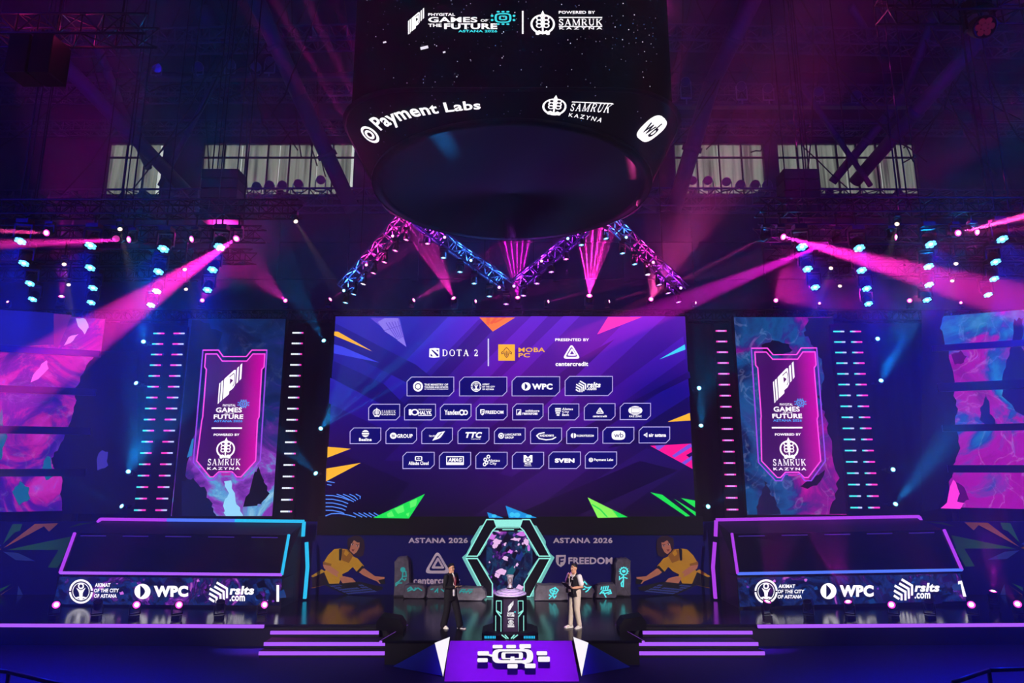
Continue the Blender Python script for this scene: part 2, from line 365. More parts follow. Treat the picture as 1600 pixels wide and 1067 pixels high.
for i, (a, b) in enumerate(wx):
    m = MB(); nb = max(2, round((b - a) / 1.25))
    for k in range(nb + 1): m.box((a + (b - a) * k / nb, YB + .1, (WZ0 + WZ1) / 2), (.07, .12, WZ1 - WZ0), frame_mat)
    for z in (WZ0 + .04, WZ1 - .95, WZ1 - .04): m.box(((a + b) / 2, YB + .1, z), (b - a, .12, .08), frame_mat)
    wnd = tag(m.build('window_%d' % (i + 1)), kind='structure')
    m = MB(); m.box(((a + b) / 2, YB + .45, (WZ0 + WZ1) / 2), (b - a, .04, WZ1 - WZ0), day); m.build('pane', wnd)
    nc = max(2, round((b - a) / 2.3))
    for k in range(nc):
        x0 = a + (b - a) * k / nc; x1 = a + (b - a) * (k + 1) / nc
        gapw = {(0, 1): .35, (1, 3): .25}.get((i, k), 0.03); x1 -= gapw
        m = MB(); N = 36; rows = 8; vs = []
        for j in range(rows + 1):
            for q in range(N + 1):
                t = q / N; s_ = j / rows; pinch = 0.05 * math.sin(k * 2.1 + i) * s_
                vs.append((x0 + (x1 - x0) * (t + pinch * math.sin(math.pi * t)), YB + .28 + .035 * math.sin(t * (22 + 5 * k) + 2 * s_ + k) * (0.5 + .5 * s_), WZ1 - .05 - (WZ1 - WZ0 - .1) * s_))
        m.add(vs, [(j * (N + 1) + q, j * (N + 1) + q + 1, (j + 1) * (N + 1) + q + 1, (j + 1) * (N + 1) + q) for j in range(rows) for q in range(N)], drape_mat, True)
        where = ['the short window', 'the long window', 'the inner window', 'the outer window'][i]
        tag(m.build('curtain'), 'grey daylit curtain, %s from the near end of %s, %s' % (ORD[k], where, SIDE[-1 if i < 2 else 1]), 'curtain', 'curtains over the high windows')

# ---------------------------------------------------------------- roof steel: inclined tubes, lattice girders
def lattice(mb, p, q, s, mat, n=None, r=.03, up=(0, 0, 1), rc=None):
    p = V(p); q = V(q); d = (q - p).normalized(); a = d.cross(V(up))
    if a.length < .05: a = d.orthogonal()
    a.normalize(); b = a.cross(d).normalized(); L = (q - p).length; n = n or max(2, round(L / s)); rc = rc or r * 1.6
    cs = [(a * i + b * j) * s / 2 for i, j in ((-1, -1), (1, -1), (1, 1), (-1, 1))]
    for k in range(n):
        u = p + (q - p) * k / n; w_ = p + (q - p) * (k + 1) / n
        for i in range(4):
            c0, c1 = cs[i], cs[(i + 1) % 4]
            mb.tube(u + c0, u + c1, r, mat, 5)
            mb.tube(u + (c0 if k % 2 else c1), w_ + (c1 if k % 2 else c0), r, mat, 5)
    return cs
struts = [((395, -12), (468, 150), 27, 30, .42), ((468, 150), (552, 330), 30, 33, .42), ((88, 88), (292, 300), 26, 33.5, .34), ((145, 55), (186, 160), 28, 30, .22), ((186, 160), (232, 262), 30, 34, .2), ((320, 20), (350, 75), 30, 33, .5),
          ((1182, -12), (1112, 130), 27, 30, .42), ((1112, 130), (1052, 330), 30, 33, .42), ((1545, 45), (1335, 285), 26, 33.5, .34), ((1458, 28), (1412, 150), 28, 31, .2), ((1412, 150), (1300, 285), 31, 34, .24), ((1330, 10), (1380, 95), 30, 33, .18), ((250, 290), (340, 120), 33, 30, .14), ((1360, 290), (1250, 130), 33, 30, .14),
          ((700, -40), (640, 120), 30, 34, .35), ((900, -40), (960, 120), 30, 34, .35)]
for a, b, y0, y1, r in struts:
    m = MB(); p = at(*a, y0); q = at(*b, y1); m.tube(p, q, r, steel, 12); m.tube(p + (q - p) * .48, p + (q - p) * .52, r * 1.25, steel, 12)
    tag(m.build('roof_strut'), 'inclined blue-lit steel roof tube', 'roof steel', 'roof struts', 'structure')
for y, Yd, sz in ((78, 30, .9), (150, 32.5, .7), (203, 33.5, .6), (318, 33, 1.0)):
    for sx in (-1, 1):
        m = MB(); zc = at(800, y, Yd).z; p = V((sx * 38, Yd, zc)); q = V((sx * 5, Yd, zc + (.8 if y < 100 else .2)))
        cs = lattice(m, p, q, sz, steel, None, .03)
        for c in cs: m.tube(p + c, q + c, .06, steel, 6)
        tag(m.build('roof_girder'), 'horizontal lattice roof girder', 'roof steel', 'roof girders', 'structure')
cable = M('black_cable', (4, 4, 6), 0.7)
for sx in (-1, 1):
    m = MB()
    for k in range(26):
        x0 = sx * random.uniform(9, 26); x1 = x0 + random.uniform(-7, 7); z0 = random.uniform(24, 33); z1 = random.uniform(18, 24); y = random.uniform(28, 33)
        pts = [V((x0 + (x1 - x0) * t, y, z0 + (z1 - z0) * t - 1.6 * math.sin(math.pi * t) * random.uniform(.6, 1))) for t in [i / 8 for i in range(9)]]
        m.path(pts, .035, cable, 5)
    tag(m.build('trim_%d' % (2 + sx)), kind='structure')

# ---------------------------------------------------------------- stage platform and steps
deckm = M('stage_deck', (19, 18, 23), 0.17, 0, 0.85, 0.06, 9, 0.35)
YW = 24.1
stage = thing('stage_platform', (0, 21, 0), 'wide black glossy stage platform with violet light strips along its edges', 'stage')
xc = 3.45
LX0, LX1 = ground(412, 976).x, ground(637, 978).x
RX0, RX1 = ground(962, 978).x, ground(1178, 972).x
yL, yR = 19.75, 19.75
out = [(-22, 20.0), (LX0, yL), (LX1 - .0, yL), (-xc, 18.0), (xc, 18.0), (RX0, yR), (RX1, yR), (22, 20.1), (22, YW + 1.5), (-22, YW + 1.5)]
m = MB(); m.prism([(x, y, 0) for x, y in out], (0, 0, -.06), deckm, deckm); m.build('deck', stage)
inn = [(-22, 20.1), (LX0, yL + .1), (LX1 + .05, yL + .1), (-xc + .1, 18.1), (xc - .1, 18.1), (RX0 - .05, yR + .1), (RX1, yR + .1), (22, 20.2), (22, YW + 1.4), (-22, YW + 1.4)]
m = MB(); m.prism([(x, y, -.06) for x, y in inn], (0, 0, FZ + .06), black, black); m.build('fascia', stage)
for a, b in (((-22, 20.0), (LX0, yL)), ((RX1, yR), (22, 20.1)), ((LX1, yL), (-xc, 18.0)), ((xc, 18.0), (RX0, yR))):
    m = MB(); m.bar((a[0], a[1] - .035, -.05), (b[0], b[1] - .035, -.05), .06, .085, violet); m.build('led_strip', stage)
for sx, pts in ((-1, ((423, 592, 986.5, 19.62), (413, 611, 1003, 19.04), (405, 612, 1017.5, 18.72))), (1, ((1004, 1175, 985, 19.62), (988, 1184, 1001.5, 19.04), (987, 1194, 1015.5, 18.72)))):
    st = thing('stage_steps', (sx * 5.2, 19.2, FZ), 'three black steps with violet lit nosings, %s' % SIDE[sx], 'steps', 'steps up to the stage')
    zs = (-.155, -.31, -.465); back = [19.78, 19.6, 19.0]
    for (xa, xb, yy, Yn), z, yb in zip(pts, zs, back):
        a = at(xa, yy, Yn).x; b = at(xb, yy, Yn).x
        m = MB(); m.box(((a + b) / 2, (Yn + yb) / 2 + .01, (z + FZ) / 2), (b - a, yb - Yn, z - FZ), black); m.build('step', st)
        m = MB(); m.box(((a + b) / 2, Yn - .02, z - .035), (b - a, .035, .09), violet); m.build('led_strip', st)

# ---------------------------------------------------------------- printed wall behind the stage
navy = M('print_navy', (2, 6, 104), 0.7, 0, 0.15)
WTOP = at(800, 815, YW).z
bw = thing('printed_backdrop', (0, YW, 0), 'long navy printed backdrop standing along the rear edge of the stage', 'backdrop')
m = MB(); m.box((0, YW + .06, WTOP / 2), (44, .12, WTOP), navy); m.build('board', bw)
pw = M('print_white', (226, 216, 226), 0.7); skin_p = M('print_skin', (214, 140, 104), 0.7); yel = M('print_yellow', (222, 168, 26), 0.7); yel2 = M('print_ochre', (170, 112, 14), 0.7)
hairp = M('print_hair', (44, 20, 40), 0.7); dkp = M('print_dark', (12, 10, 26), 0.7); keyp = M('print_key', (60, 84, 170), 0.7); grp = M('print_green', (44, 140, 46), 0.7); orp = M('print_orange', (214, 138, 30), 0.7); blp = M('print_blue', (52, 92, 180), 0.7); navyl = M('print_navy_light', (22, 28, 120), 0.7); redp = M('print_red', (150, 40, 40), 0.7)
def print_pt(x, y, o):
    p = at(x, y, YW - .002 - o); p.z = min(max(p.z, .012), WTOP - .01); return p
F = Flat(print_pt)
def tri_rings(F, mat, hole, wd=1.0):   # rounded-triangle mark, in a 0..1 box
    F.poly(fillet([(.5, -.06), (1.05, 1.0), (-.05, 1.0)], .26), mat)
    F.poly(fillet([(.5, .13), (.87, .87), (.13, .87)], .16), hole)
    F.poly(fillet([(.52, .24), (.80, .78), (.24, .78)], .10), mat)
    F.poly(fillet([(.525, .43), (.66, .68), (.40, .68)], .03), hole)
def shield(F, mat, hole):
    F.poly([(0, 0), (1, 0), (1, .55), (.85, .8), (.5, 1), (.15, .8), (0, .55)], mat)
    F.poly([(.30, .18), (.85, .14), (.84, .30), (.48, .34), (.48, .46), (.78, .44), (.74, .58), (.46, .60), (.44, .84), (.28, .72)], hole)
for x0 in (638, 864): F.text('ASTANA 2026', x0, 840, x0 + 93, 848.5, pw, .035, 0, 1.05)
F.box(664, 861, 703, 896); tri_rings(F, pw, navy); F.pop(); F.text('centercredit', 646, 901.5, 719, 912.5, pw, .03)
F.box(868.5, 867, 884, 886); shield(F, pw, navy); F.pop(); F.text('FREEDOM', 888, 870.5, 957, 881.5, pw, .035)
# a computer player at a keyboard, printed twice, mirrored
def player(F, fx):
    def P(pts, mat): F.poly([(fx(400 + .2595 * x), 790 + .2595 * y) for x, y in pts], mat)
    P([(330, 425), (395, 383), (425, 400), (345, 432)], yel); P([(330, 498), (405, 445), (440, 470), (350, 495)], yel2); P([(335, 435), (410, 400), (450, 470), (340, 492)], dkp)
    P([(555, 262), (548, 225), (560, 195), (590, 180), (625, 182), (650, 205), (656, 255), (645, 300), (622, 310), (560, 285)], hairp)
    P([(470, 262), (500, 258), (550, 262), (585, 305), (615, 322), (600, 360), (575, 375), (555, 395), (520, 412), (500, 468), (440, 470), (412, 405), (440, 330)], yel)
    P([(505, 270), (548, 262), (585, 300), (560, 345), (520, 330)], yel2); P([(500, 262), (520, 258), (512, 330), (500, 330)], dkp)
    P([(540, 262), (560, 285), (545, 305), (528, 290)], yel)
    P([(557, 235), (566, 205), (600, 200), (625, 215), (622, 250), (606, 280), (588, 292), (566, 272)], skin_p)
    P([(550, 245), (552, 200), (585, 182), (628, 190), (640, 220), (612, 222), (590, 208), (572, 232), (566, 262)], hairp)
    P([(573, 228), (588, 232), (586, 239), (574, 236)], pw); P([(603, 238), (617, 240), (615, 247), (604, 245)], pw); P([(579, 229), (586, 231), (584, 239), (578, 237)], dkp); P([(607, 238), (614, 240), (612, 247), (606, 245)], dkp)
    P([(570, 221), (590, 225), (590, 228), (570, 225)], hairp); P([(601, 231), (619, 233), (619, 236), (601, 234)], hairp); P([(576, 262), (594, 264), (586, 276), (578, 272)], redp)
    P([(585, 305), (612, 318), (650, 362), (640, 384), (606, 398), (585, 372)], yel); P([(640, 360), (652, 368), (618, 402), (604, 398)], dkp)
    P([(470, 262), (500, 268), (497, 318), (452, 362), (404, 348), (432, 300)], yel); P([(404, 336), (455, 350), (450, 366), (402, 352)], yel2)
    P([(402, 354), (446, 362), (500, 400), (490, 430), (452, 408), (410, 378)], skin_p); P([(486, 410), (508, 404), (524, 425), (500, 436)], yel)
    P([(500, 434), (530, 424), (580, 436), (611, 470), (607, 486), (592, 474), (587, 491), (570, 468), (560, 491), (545, 464), (536, 489), (518, 462)], skin_p)
    P([(620, 400), (650, 376), (716, 424), (775, 430), (772, 443), (742, 446), (757, 470), (742, 470), (728, 455), (690, 440), (640, 416)], skin_p)
    P([(735, 448), (775, 440), (778, 470), (752, 472)], dkp)
    P([(414, 478), (620, 457), (766, 490), (756, 508), (560, 548), (530, 545)], dkp)
    for r_ in range(5):
        for c_ in range(13):
            u0, v0 = c_ / 13, r_ / 5; u1, v1 = u0 + .06, v0 + .14
            q = [(440 + u * 180 + v * 110, 482 - u * 20 + v * 55 + u * v * -8 + u * 12 * v) for u, v in ((u0, v0), (u1, v0), (u1, v1), (u0, v1))]
            q = [(x + (y - 482) * .25, y) for x, y in q]
            if not (500 < q[0][0] < 612 and q[0][1] < 492): P(q, keyp)
player(F, lambda x: x); player(F, lambda x: 1595.5 - x)
def shards(F, fx, ox, oy):
    def P(pts, mat): F.poly([(fx(ox + .2596 * x), oy + .2596 * y) for x, y in pts], mat)
    P([(15, 235), (75, 112), (135, 110), (120, 150), (90, 160)], grp); P([(20, 256), (210, 110), (352, 105), (295, 156), (265, 124)], orp)
    P([(40, 266), (430, 185), (400, 266)], grp); P([(355, 262), (410, 264), (345, 375), (288, 372)], grp); P([(18, 276), (110, 285), (212, 333), (95, 328)], blp)
    P([(412, 132), (480, 105), (570, 95)], grp); P([(0, 500), (68, 472), (0, 520)], grp); P([(0, 545), (88, 482), (0, 580)], orp); P([(100, 560), (110, 480), (135, 565)], blp)
    P([(-180, 60), (10, 240), (-60, 250)], blp); P([(-200, 330), (10, 262), (-140, 200)], orp)
shards(F, lambda x: x, 0, 790); shards(F, lambda x: 1598 - x, 0, 788)
F.mb.build('print', bw)

# ---------------------------------------------------------------- black drapes and header beam behind the screens
YS = 24.15
TOPZ = at(800, 489, YS).z
m = MB(); N = 260; vs = []
for z in (WTOP - .3, TOPZ):
    for i in range(N + 1): vs.append((-24 + 48 * i / N, YS + 1.0 + .05 * math.sin(i * 1.9) + .02 * math.sin(i * .7), z))
m.add(vs, [(i, i + 1, N + 2 + i, N + 1 + i) for i in range(N)], M('black_drape', (5, 5, 9), 0.9), True)
tag(m.build('stage_drape'), 'black pleated drape hanging behind the big screens', 'drape')
hd = thing('header_truss', (0, YS + .55, TOPZ), 'long black header truss running above all the rear screens', 'truss')
m = MB(); cs = lattice(m, (-24, YS + .55, TOPZ), (24, YS + .55, TOPZ), .4, black, None, .025); m.build('lattice', hd)
for c in cs:
    m = MB(); m.tube(V((-24, YS + .55, TOPZ)) + c, V((24, YS + .55, TOPZ)) + c, .045, black, 6); m.build('chord', hd)
for x in (-23.5, -16.5, -9.2, 9.2, 16.5, 23.5):
    m = MB(); m.box((x, YS + .55, (TOPZ - .2) / 2), (.36, .36, TOPZ - .2), black); m.build('tower_leg', hd)
# ---------------------------------------------------------------- marks used on several screens (each drawn in a 0..1 box)
def mark_bird(F, mat, hole):     # slanted striped P-shaped mark
    for p in ([(.02, .50), (.075, .47), (.075, .97), (.02, 1.0)], [(.11, .45), (.19, .41), (.19, .90), (.11, .95)],
              [(.225, .39), (.30, .345), (.62, .17), (.70, .17), (.70, .54), (.62, .62), (.47, .69), (.47, .76), (.225, .885)],
              [(.745, .12), (.82, .08), (.82, .46), (.745, .51)], [(.87, .05), (.95, 0), (.95, .38), (.87, .43)]): F.poly(p, mat)
    F.poly([(.475, .375), (.61, .42), (.475, .52)], hole); F.line([(.44, .34), (.62, .25), (.66, .30), (.66, .5), (.60, .57)], .022, hole)
def mark_chip(F, mat):           # small computer-chip ornament
    F.line(fillet([(.2, .2), (.8, .2), (.8, .8), (.2, .8)], .2), .09, mat, True); F.line(fillet([(.37, .37), (.63, .37), (.63, .63), (.37, .63)], .08), .08, mat, True)
    for x in (.3, .5, .7): F.ell(x, .06, .07, .06, mat, 10); F.ell(x, .94, .07, .06, mat, 10)
    for y in (.35, .65): F.ell(.05, y, .06, .08, mat, 10); F.ell(.95, y, .06, .08, mat, 10)
def mark_tree(F, mat, hole):     # round emblem of a leafy tree of life
    F.ell(.5, .56, .48, .42, mat, 28); F.ell(.5, .55, .40, .35, hole, 24)
    F.poly([(.5, -.02), (.57, .14), (.5, .2), (.43, .14)], mat)
    F.line([(.5, .15), (.5, .9)], .07, mat)
    for y in (.30, .47, .62): F.ring(.36, y, .10, .055, mat, .08, 12); F.ring(.64, y, .10, .055, mat, .08, 12)
    F.line([(.22, .92), (.36, .86), (.5, .95), (.64, .86), (.78, .92)], .08, mat); F.ell(.3, .97, .08, .05, mat, 10); F.ell(.7, .97, .08, .05, mat, 10)
def mark_city(F, mat, hole, mid):     # round city seal with a tower
    F.ell(.5, .5, .5, .5, mat, 28); F.ell(.5, .5, .42, .42, hole, 28); F.ring(.5, .5, .35, .03, mat, None, 24)
    F.ell(.5, .28, .13, .13, mat, 14); F.ell(.5, .28, .07, .07, hole, 12)
    F.poly([(.3, .35), (.5, .46), (.7, .35), (.58, .55), (.56, .78), (.44, .78), (.42, .55)], mid); F.line([(.26, .78), (.4, .74), (.5, .82), (.6, .74), (.74, .78)], .06, mat)
    F.rect(-.02, .47, .1, .53, hole); F.rect(.9, .47, 1.02, .53, hole)
def mark_eclipse(F, mat, hole):
    F.ell(.5, .5, .5, .5, mat, 28); F.poly([(.36, .1)] + [(.36 + .30 * math.sin(math.pi * t / 8), .1 + .8 * t / 8) for t in range(9)] + [(.36, .9)], hole)
def mark_chevrons(F, mat):
    for k in range(3):
        a = .10 + .17 * k
        F.poly([(.02, .30 + a * .9 - .1), (.10, .16 + a * .9), (.52 + .0 * k, .36 + a * .72 - .04 * k), (.52, .40 + a * .7 + .1)], mat) if False else None
    F.line([(.02, .78), (.30, .94), (.30, .70)][:2], .11, mat)
    F.line([(.03, .56), (.42, .76), (.42, 1.0)], .11, mat); F.line([(.06, .34), (.62, .62), (.62, 1.0)], .11, mat)
    F.line([(.30, .24), (.78, .48), (.80, .92)], .11, mat); F.line([(.42, .06), (.96, .34), (.96, .78)], .11, mat)
def logo_games(F, x0, y0, x1, y1, mat, cyan):   # stacked two-line event title with place and year
    F.box(x0, y0, x1, y1); F.text('PHYGITAL', .28, 0, .72, .13, mat, .02); F.text('GAMES', .06, .18, .94, .46, mat, .03); F.text('OF THE', .36, .48, .68, .55, mat, .02)
    F.text('FUTURE', 0, .57, 1, .82, mat, .035); F.text('ASTANA 2026', .02, .87, .98, 1, cyan, .02); F.pop()

# ---------------------------------------------------------------- main LED screen
frame_b = M('screen_frame', (4, 4, 6), 0.6, 0, .12)
YM = 24.0
TL, TR, BL, BR = at(524, 495, YM), at(1070, 494, YM), at(508, 808, YM), at(1087, 806, YM)
mx0, mx1 = (TL.x + BL.x) / 2, (TR.x + BR.x) / 2; mz0, mz1 = (BL.z + BR.z) / 2, (TL.z + TR.z) / 2
ms = thing('led_screen', ((mx0 + mx1) / 2, YM, mz0), 'giant central LED screen showing white sponsor logos on violet', 'screen')
m = MB(); m.box(((mx0 + mx1) / 2, YM + .16, (mz0 + mz1) / 2), (mx1 - mx0 + .2, .3, mz1 - mz0 + .14), frame_b)
m.box(((mx0 + mx1) / 2, YM + .03, (mz0 + WTOP - .45) / 2 + .0), (mx1 - mx0 + .5, .1, mz0 - WTOP + .45), frame_b); m.build('frame', ms)
def screen_bg(name, k):
    mt = bpy.data.materials.new(name); mt.use_nodes = True; t = mt.node_tree; n = t.nodes; L = t.links; n.remove(n['Principled BSDF'])
    tc = n.new('ShaderNodeTexCoord'); se = n.new('ShaderNodeSeparateXYZ'); L.new(tc.outputs['Object'], se.inputs[0])
    a = n.new('ShaderNodeMapRange'); a.inputs[1].default_value = 0; a.inputs[2].default_value = mz1 - mz0; L.new(se.outputs[2], a.inputs[0])
    b = n.new('ShaderNodeMapRange'); b.inputs[1].default_value = -6.6; b.inputs[2].default_value = 6.6; L.new(se.outputs[0], b.inputs[0])
    edge = ramp(n, [(0, (22, 10, 44)), (.35, (30, 6, 96)), (.62, (28, 16, 140)), (1, (50, 44, 190))]); L.new(a.outputs[0], edge.inputs[0])
    midc = ramp(n, [(0, (30, 12, 52)), (.35, (52, 10, 110)), (.7, (84, 16, 150)), (1, (92, 36, 190))]); L.new(a.outputs[0], midc.inputs[0])
    rt = ramp(n, [(0, (24, 10, 44)), (.3, (24, 8, 84)), (.62, (12, 6, 120)), (.85, (62, 20, 160)), (1, (92, 30, 184))]); L.new(a.outputs[0], rt.inputs[0])
    r1 = n.new('ShaderNodeMapRange'); r1.interpolation_type = 'SMOOTHSTEP'; r1.inputs[1].default_value = 0.2; r1.inputs[2].default_value = .52; L.new(b.outputs[0], r1.inputs[0])
    r2 = n.new('ShaderNodeMapRange'); r2.interpolation_type = 'SMOOTHSTEP'; r2.inputs[1].default_value = .6; r2.inputs[2].default_value = .95; L.new(b.outputs[0], r2.inputs[0])
    x1 = n.new('ShaderNodeMixRGB'); L.new(r1.outputs[0], x1.inputs[0]); L.new(edge.outputs[0], x1.inputs[1]); L.new(midc.outputs[0], x1.inputs[2])
    x2 = n.new('ShaderNodeMixRGB'); L.new(r2.outputs[0], x2.inputs[0]); L.new(x1.outputs[0], x2.inputs[1]); L.new(rt.outputs[0], x2.inputs[2])
    e = n.new('ShaderNodeEmission'); e.inputs[1].default_value = K * k; L.new(x2.outputs[0], e.inputs[0]); L.new(e.outputs[0], n['Material Output'].inputs[0])
    mt.cycles.emission_sampling = 'NONE'; return mt
bg0, bgl, bgd = screen_bg('main_picture', .92), screen_bg('main_picture_light', 1.35), screen_bg('main_picture_dark', .62)
F = Flat(plane_y(YM - .012)); W = white
F.k = 0; F.mb.add([(mx0, YM - .012, mz0), (mx1, YM - .012, mz0), (mx1, YM - .012, mz1), (mx0, YM - .012, mz1)], [(0, 1, 2, 3)], bg0)
for p in ([(700, 495), (752, 495), (610, 640), (560, 640)], [(880, 494), (906, 494), (720, 680), (690, 680)], [(830, 494), (856, 494), (640, 720), (600, 720)], [(1068, 525), (1071, 560), (870, 700), (800, 745), (780, 740)], [(1074, 585), (1078, 618), (820, 806), (740, 806)],
          [(516, 590), (640, 655), (640, 690), (514, 630)], [(985, 494), (1040, 494), (880, 640), (830, 650)], [(1010, 700), (1084, 720), (960, 806), (840, 806)]): F.poly(p, bgl)
for p in ([(524, 505), (650, 570), (700, 610), (640, 600), (522, 540)], [(520, 563), (600, 600), (640, 640), (640, 655), (518, 590)], [(760, 495), (790, 495), (640, 650), (615, 650)], [(905, 560), (960, 530), (760, 720), (700, 720)], [(1075, 620), (1079, 640), (1010, 690), (950, 700)], [(513, 700), (640, 755), (600, 806), (508, 806), (508, 740)], [(1000, 720), (1060, 735), (900, 806), (800, 806)], [(1079, 590), (1077, 580), (900, 700), (870, 690)]): F.poly(p, bgd)
lil, lil2 = E('lilac', (140, 122, 236), 1), E('lilac_dark', (98, 72, 214), 1)
F.poly([(578, 496.5), (624, 496.5), (635, 542)], lil2); F.poly([(590, 503), (601, 497), (622, 497), (625, 508), (600, 516)], lil); F.poly([(600, 517), (625, 509), (630, 525), (620, 530)], lil); F.poly([(620, 531), (630, 526), (635, 542)], lil)
for k in range(5): F.line([(603 + k * 4.6, 504 - k * .6), (619 + k * 2.4, 528 - k * .5)], 1.3, lil2)
orange, orange2, yellow = E('orange', (255, 128, 62), 1), E('orange_deep', (244, 96, 66), 1), E('yellow', (255, 184, 48), 1)
F.poly([(522.5, 518), (528, 518), (582, 549), (522, 524)], yellow); F.poly([(522, 538), (534, 541), (593, 566.5), (521.5, 552)], E('blue_shard', (62, 68, 232), 1))
F.poly([(749, 496), (805, 496), (770, 518)], orange)
for k in range(3): F.poly([(760 + k * 13, 496), (766 + k * 13, 496), (764 + k * 5, 508 + k * -1.5), (760 + k * 5, 506 - k)], orange2)
F.poly([(950, 495), (1004, 495), (933, 522.5)], E('hot_pink', (255, 58, 184), 1)); F.poly([(1070, 538), (1071, 546), (1030, 561.5)], E('aqua', (66, 216, 255), 1))
F.poly([(1078, 645), (1079, 657), (1043, 659)], yellow); F.poly([(512, 698), (548, 701), (511.5, 715)], yellow); F.poly([(510, 732), (564, 723), (509.3, 752)], yellow)
mg, vio = E('magenta_print', (255, 22, 150), 1), E('violet_print', (124, 82, 224), 1)
F.poly([(1016, 696.5), (1080, 693), (1081, 706), (1072, 711), (1081, 718), (1082, 732.5)], mg)
for p in ([(1024, 696), (1040, 695), (1030, 703), (1026, 702)], [(1050, 712), (1076, 694), (1080, 693.5), (1081, 698), (1054, 715)], [(1065, 723), (1081, 712), (1081, 718), (1070, 726)]): F.poly(p, vio)
blue_l = E('wave_blue', (84, 140, 255), 1)
for k in range(5):
    y = 774 + k * 5.8; F.line([(508.8, y), (520, y + .2), (534, y + 3.2), (546 - k * 2, y + 7.6 - k * .6)], 1.5, blue_l)
for k in range(4): F.line([(526 + k * 10, 772), (536 + k * 9, 775.5), (556 - k * 0 + (k - 1) * 3.2, 784 - k * 1.6)][: 3], 1.4, blue_l)
F.line([(508.5, 806), (518, 802.5), (530, 802), (546, 805), (556, 808)], 1.5, blue_l)
for k in range(5): F.line([(552 + k * 8, 801), (566 + k * 7.4, 808)], 1.5, blue_l)
for k in range(2): F.line([(511, 752 + k * 5), (523 - k * 5, 754 + k * 4)], 1.4, blue_l)
g1, g2, g3 = E('green', (28, 226, 84), 1), E('green_light', (96, 246, 110), 1), E('lime', (140, 246, 92), 1)
F.poly([(583, 809), (664, 771.5), (639, 810)], g1)
for p in ([(616, 795), (630, 789), (632, 799), (622, 803)], [(640, 784), (652, 779), (650, 790), (641, 794)], [(604, 803), (612, 798), (616, 807), (606, 808)], [(634, 803), (640, 800), (638, 808)]): F.poly(p, g2)
F.poly([(918, 777), (981, 808), (934, 809)], g3); F.poly([(956, 796), (981, 808), (966, 808.5)], g1); F.line([(925, 788), (938, 796), (949, 808)], 2, g1)
F.poly([(1016, 769), (1035, 773), (1078, 806), (1072, 807)], g1); F.poly([(1053, 779), (1087, 800), (1087, 806)], g1); F.poly([(1064, 778), (1086, 782), (1086, 793)], g1)
cb, cb2 = E('cyan_print', (26, 148, 226), 1), E('cyan_dots', (62, 200, 250), 1)
F.poly([(761, 800), (787, 809), (764, 809)], cb); F.poly([(790, 790), (839, 809), (795, 809)], cb); F.ell(800, 804, 4, 4, cb2, 12); F.ell(808, 804.5, 5, 4, cb2, 12); F.ell(772, 806, 4, 2.5, cb2, 12); F.ell(826, 806.5, 5, 2.5, cb2, 12)
# first line: game title | discipline | presented by
F.poly([(671, 544.5), (679, 543.6), (686.5, 544.2), (686.6, 558), (678, 558.8), (670.5, 558)], W)
for p in ([(673.5, 546.5), (676, 546.5), (685, 554), (685, 556.5), (682.5, 556.5)], [(681, 546.5), (684.8, 546.5), (684.6, 550)], [(672.8, 552), (676.5, 556.6), (672.8, 556.6)]): F.poly(p, bgd)
F.serif('DOTA 2', 691, 546.2, 747, 556.2, W, .3, 1.25)
F.rect(762, 529, 764, 572, E('rule_white', (222, 214, 255), 1)); F.rect(778.5, 538, 804.5, 563.5, yellow)
bk = E('brown_line', (112, 34, 26), 1)
F.line([(791.5, 543), (788.5, 545.5), (787, 548.5), (783.5, 550.5), (784, 553), (787.5, 551), (789.5, 557), (791.5, 558.5), (793.5, 557), (795.5, 551), (799, 553), (799.5, 550.5), (796, 548.5), (794.5, 545.5)], 1.0, bk, True); F.line([(791.5, 548), (791.5, 557)], .9, bk); F.line([(789, 549), (790, 555)], .8, bk); F.line([(794, 549), (793, 555)], .8, bk)
F.text('MOBA', 810, 543, 851.5, 550, yellow, .02); F.text('PC', 810, 551.5, 828, 558.3, yellow, .025)
F.text('PRESENTED BY', 867.5, 528.6, 920.5, 533, W, .03); F.box(880, 538, 906, 560.5); tri_rings(F, W, bg0); F.pop(); F.text('centercredit', 868, 565, 919, 572, W, .035)
tile_in, tile_ln = E('tile_navy', (10, 8, 108), 1), E('tile_line', (196, 184, 244), 1)
def tile(x0, y0, x1, y1):
    c = min(7, (y1 - y0) * .24); p = [(x0 + c, y0), (x1, y0), (x1, y1 - c), (x1 - c, y1), (x0, y1), (x0, y0 + c)]; F.poly(p, tile_in); F.line(p, 1.1, tile_ln, True); F.box(x0, y0, x1, y1)
r1 = [(636, 709), (718, 792), (800, 874.5), (883, 957)]
tile(r1[0][0], 589, r1[0][1], 618.5); F.ell(.235, .5, .105, .27, W, 22); F.ring(.235, .5, .06, .02, tile_in, .15, 16); F.text('THE MINISTRY OF', .37, .35, .88, .46, W, .03); F.text('TOURISM AND SPORTS', .37, .49, .88, .58, W, .03); F.text('OF THE REPUBLIC OF KAZAKHSTAN', .37, .61, .88, .67, W, .02); F.pop()
tile(r1[1][0], 589, r1[1][1], 618.5); F.box(.24, .22, .46, .78); mark_city(F, W, tile_in, W); F.pop()
for t, y in (('AKIMAT', .34), ('OF THE CITY', .47), ('OF ASTANA', .60)): F.text(t, .48, y, .63 if y < .4 else .75 - (.02 if y > .5 else 0), y + .09, W, .03)
F.pop()
tile(r1[2][0], 588.5, r1[2][1], 618.5); F.box(.2, .29, .39, .72); mark_eclipse(F, W, tile_in); F.pop(); F.text('WPC', .42, .36, .85, .67, W, .05); F.pop()
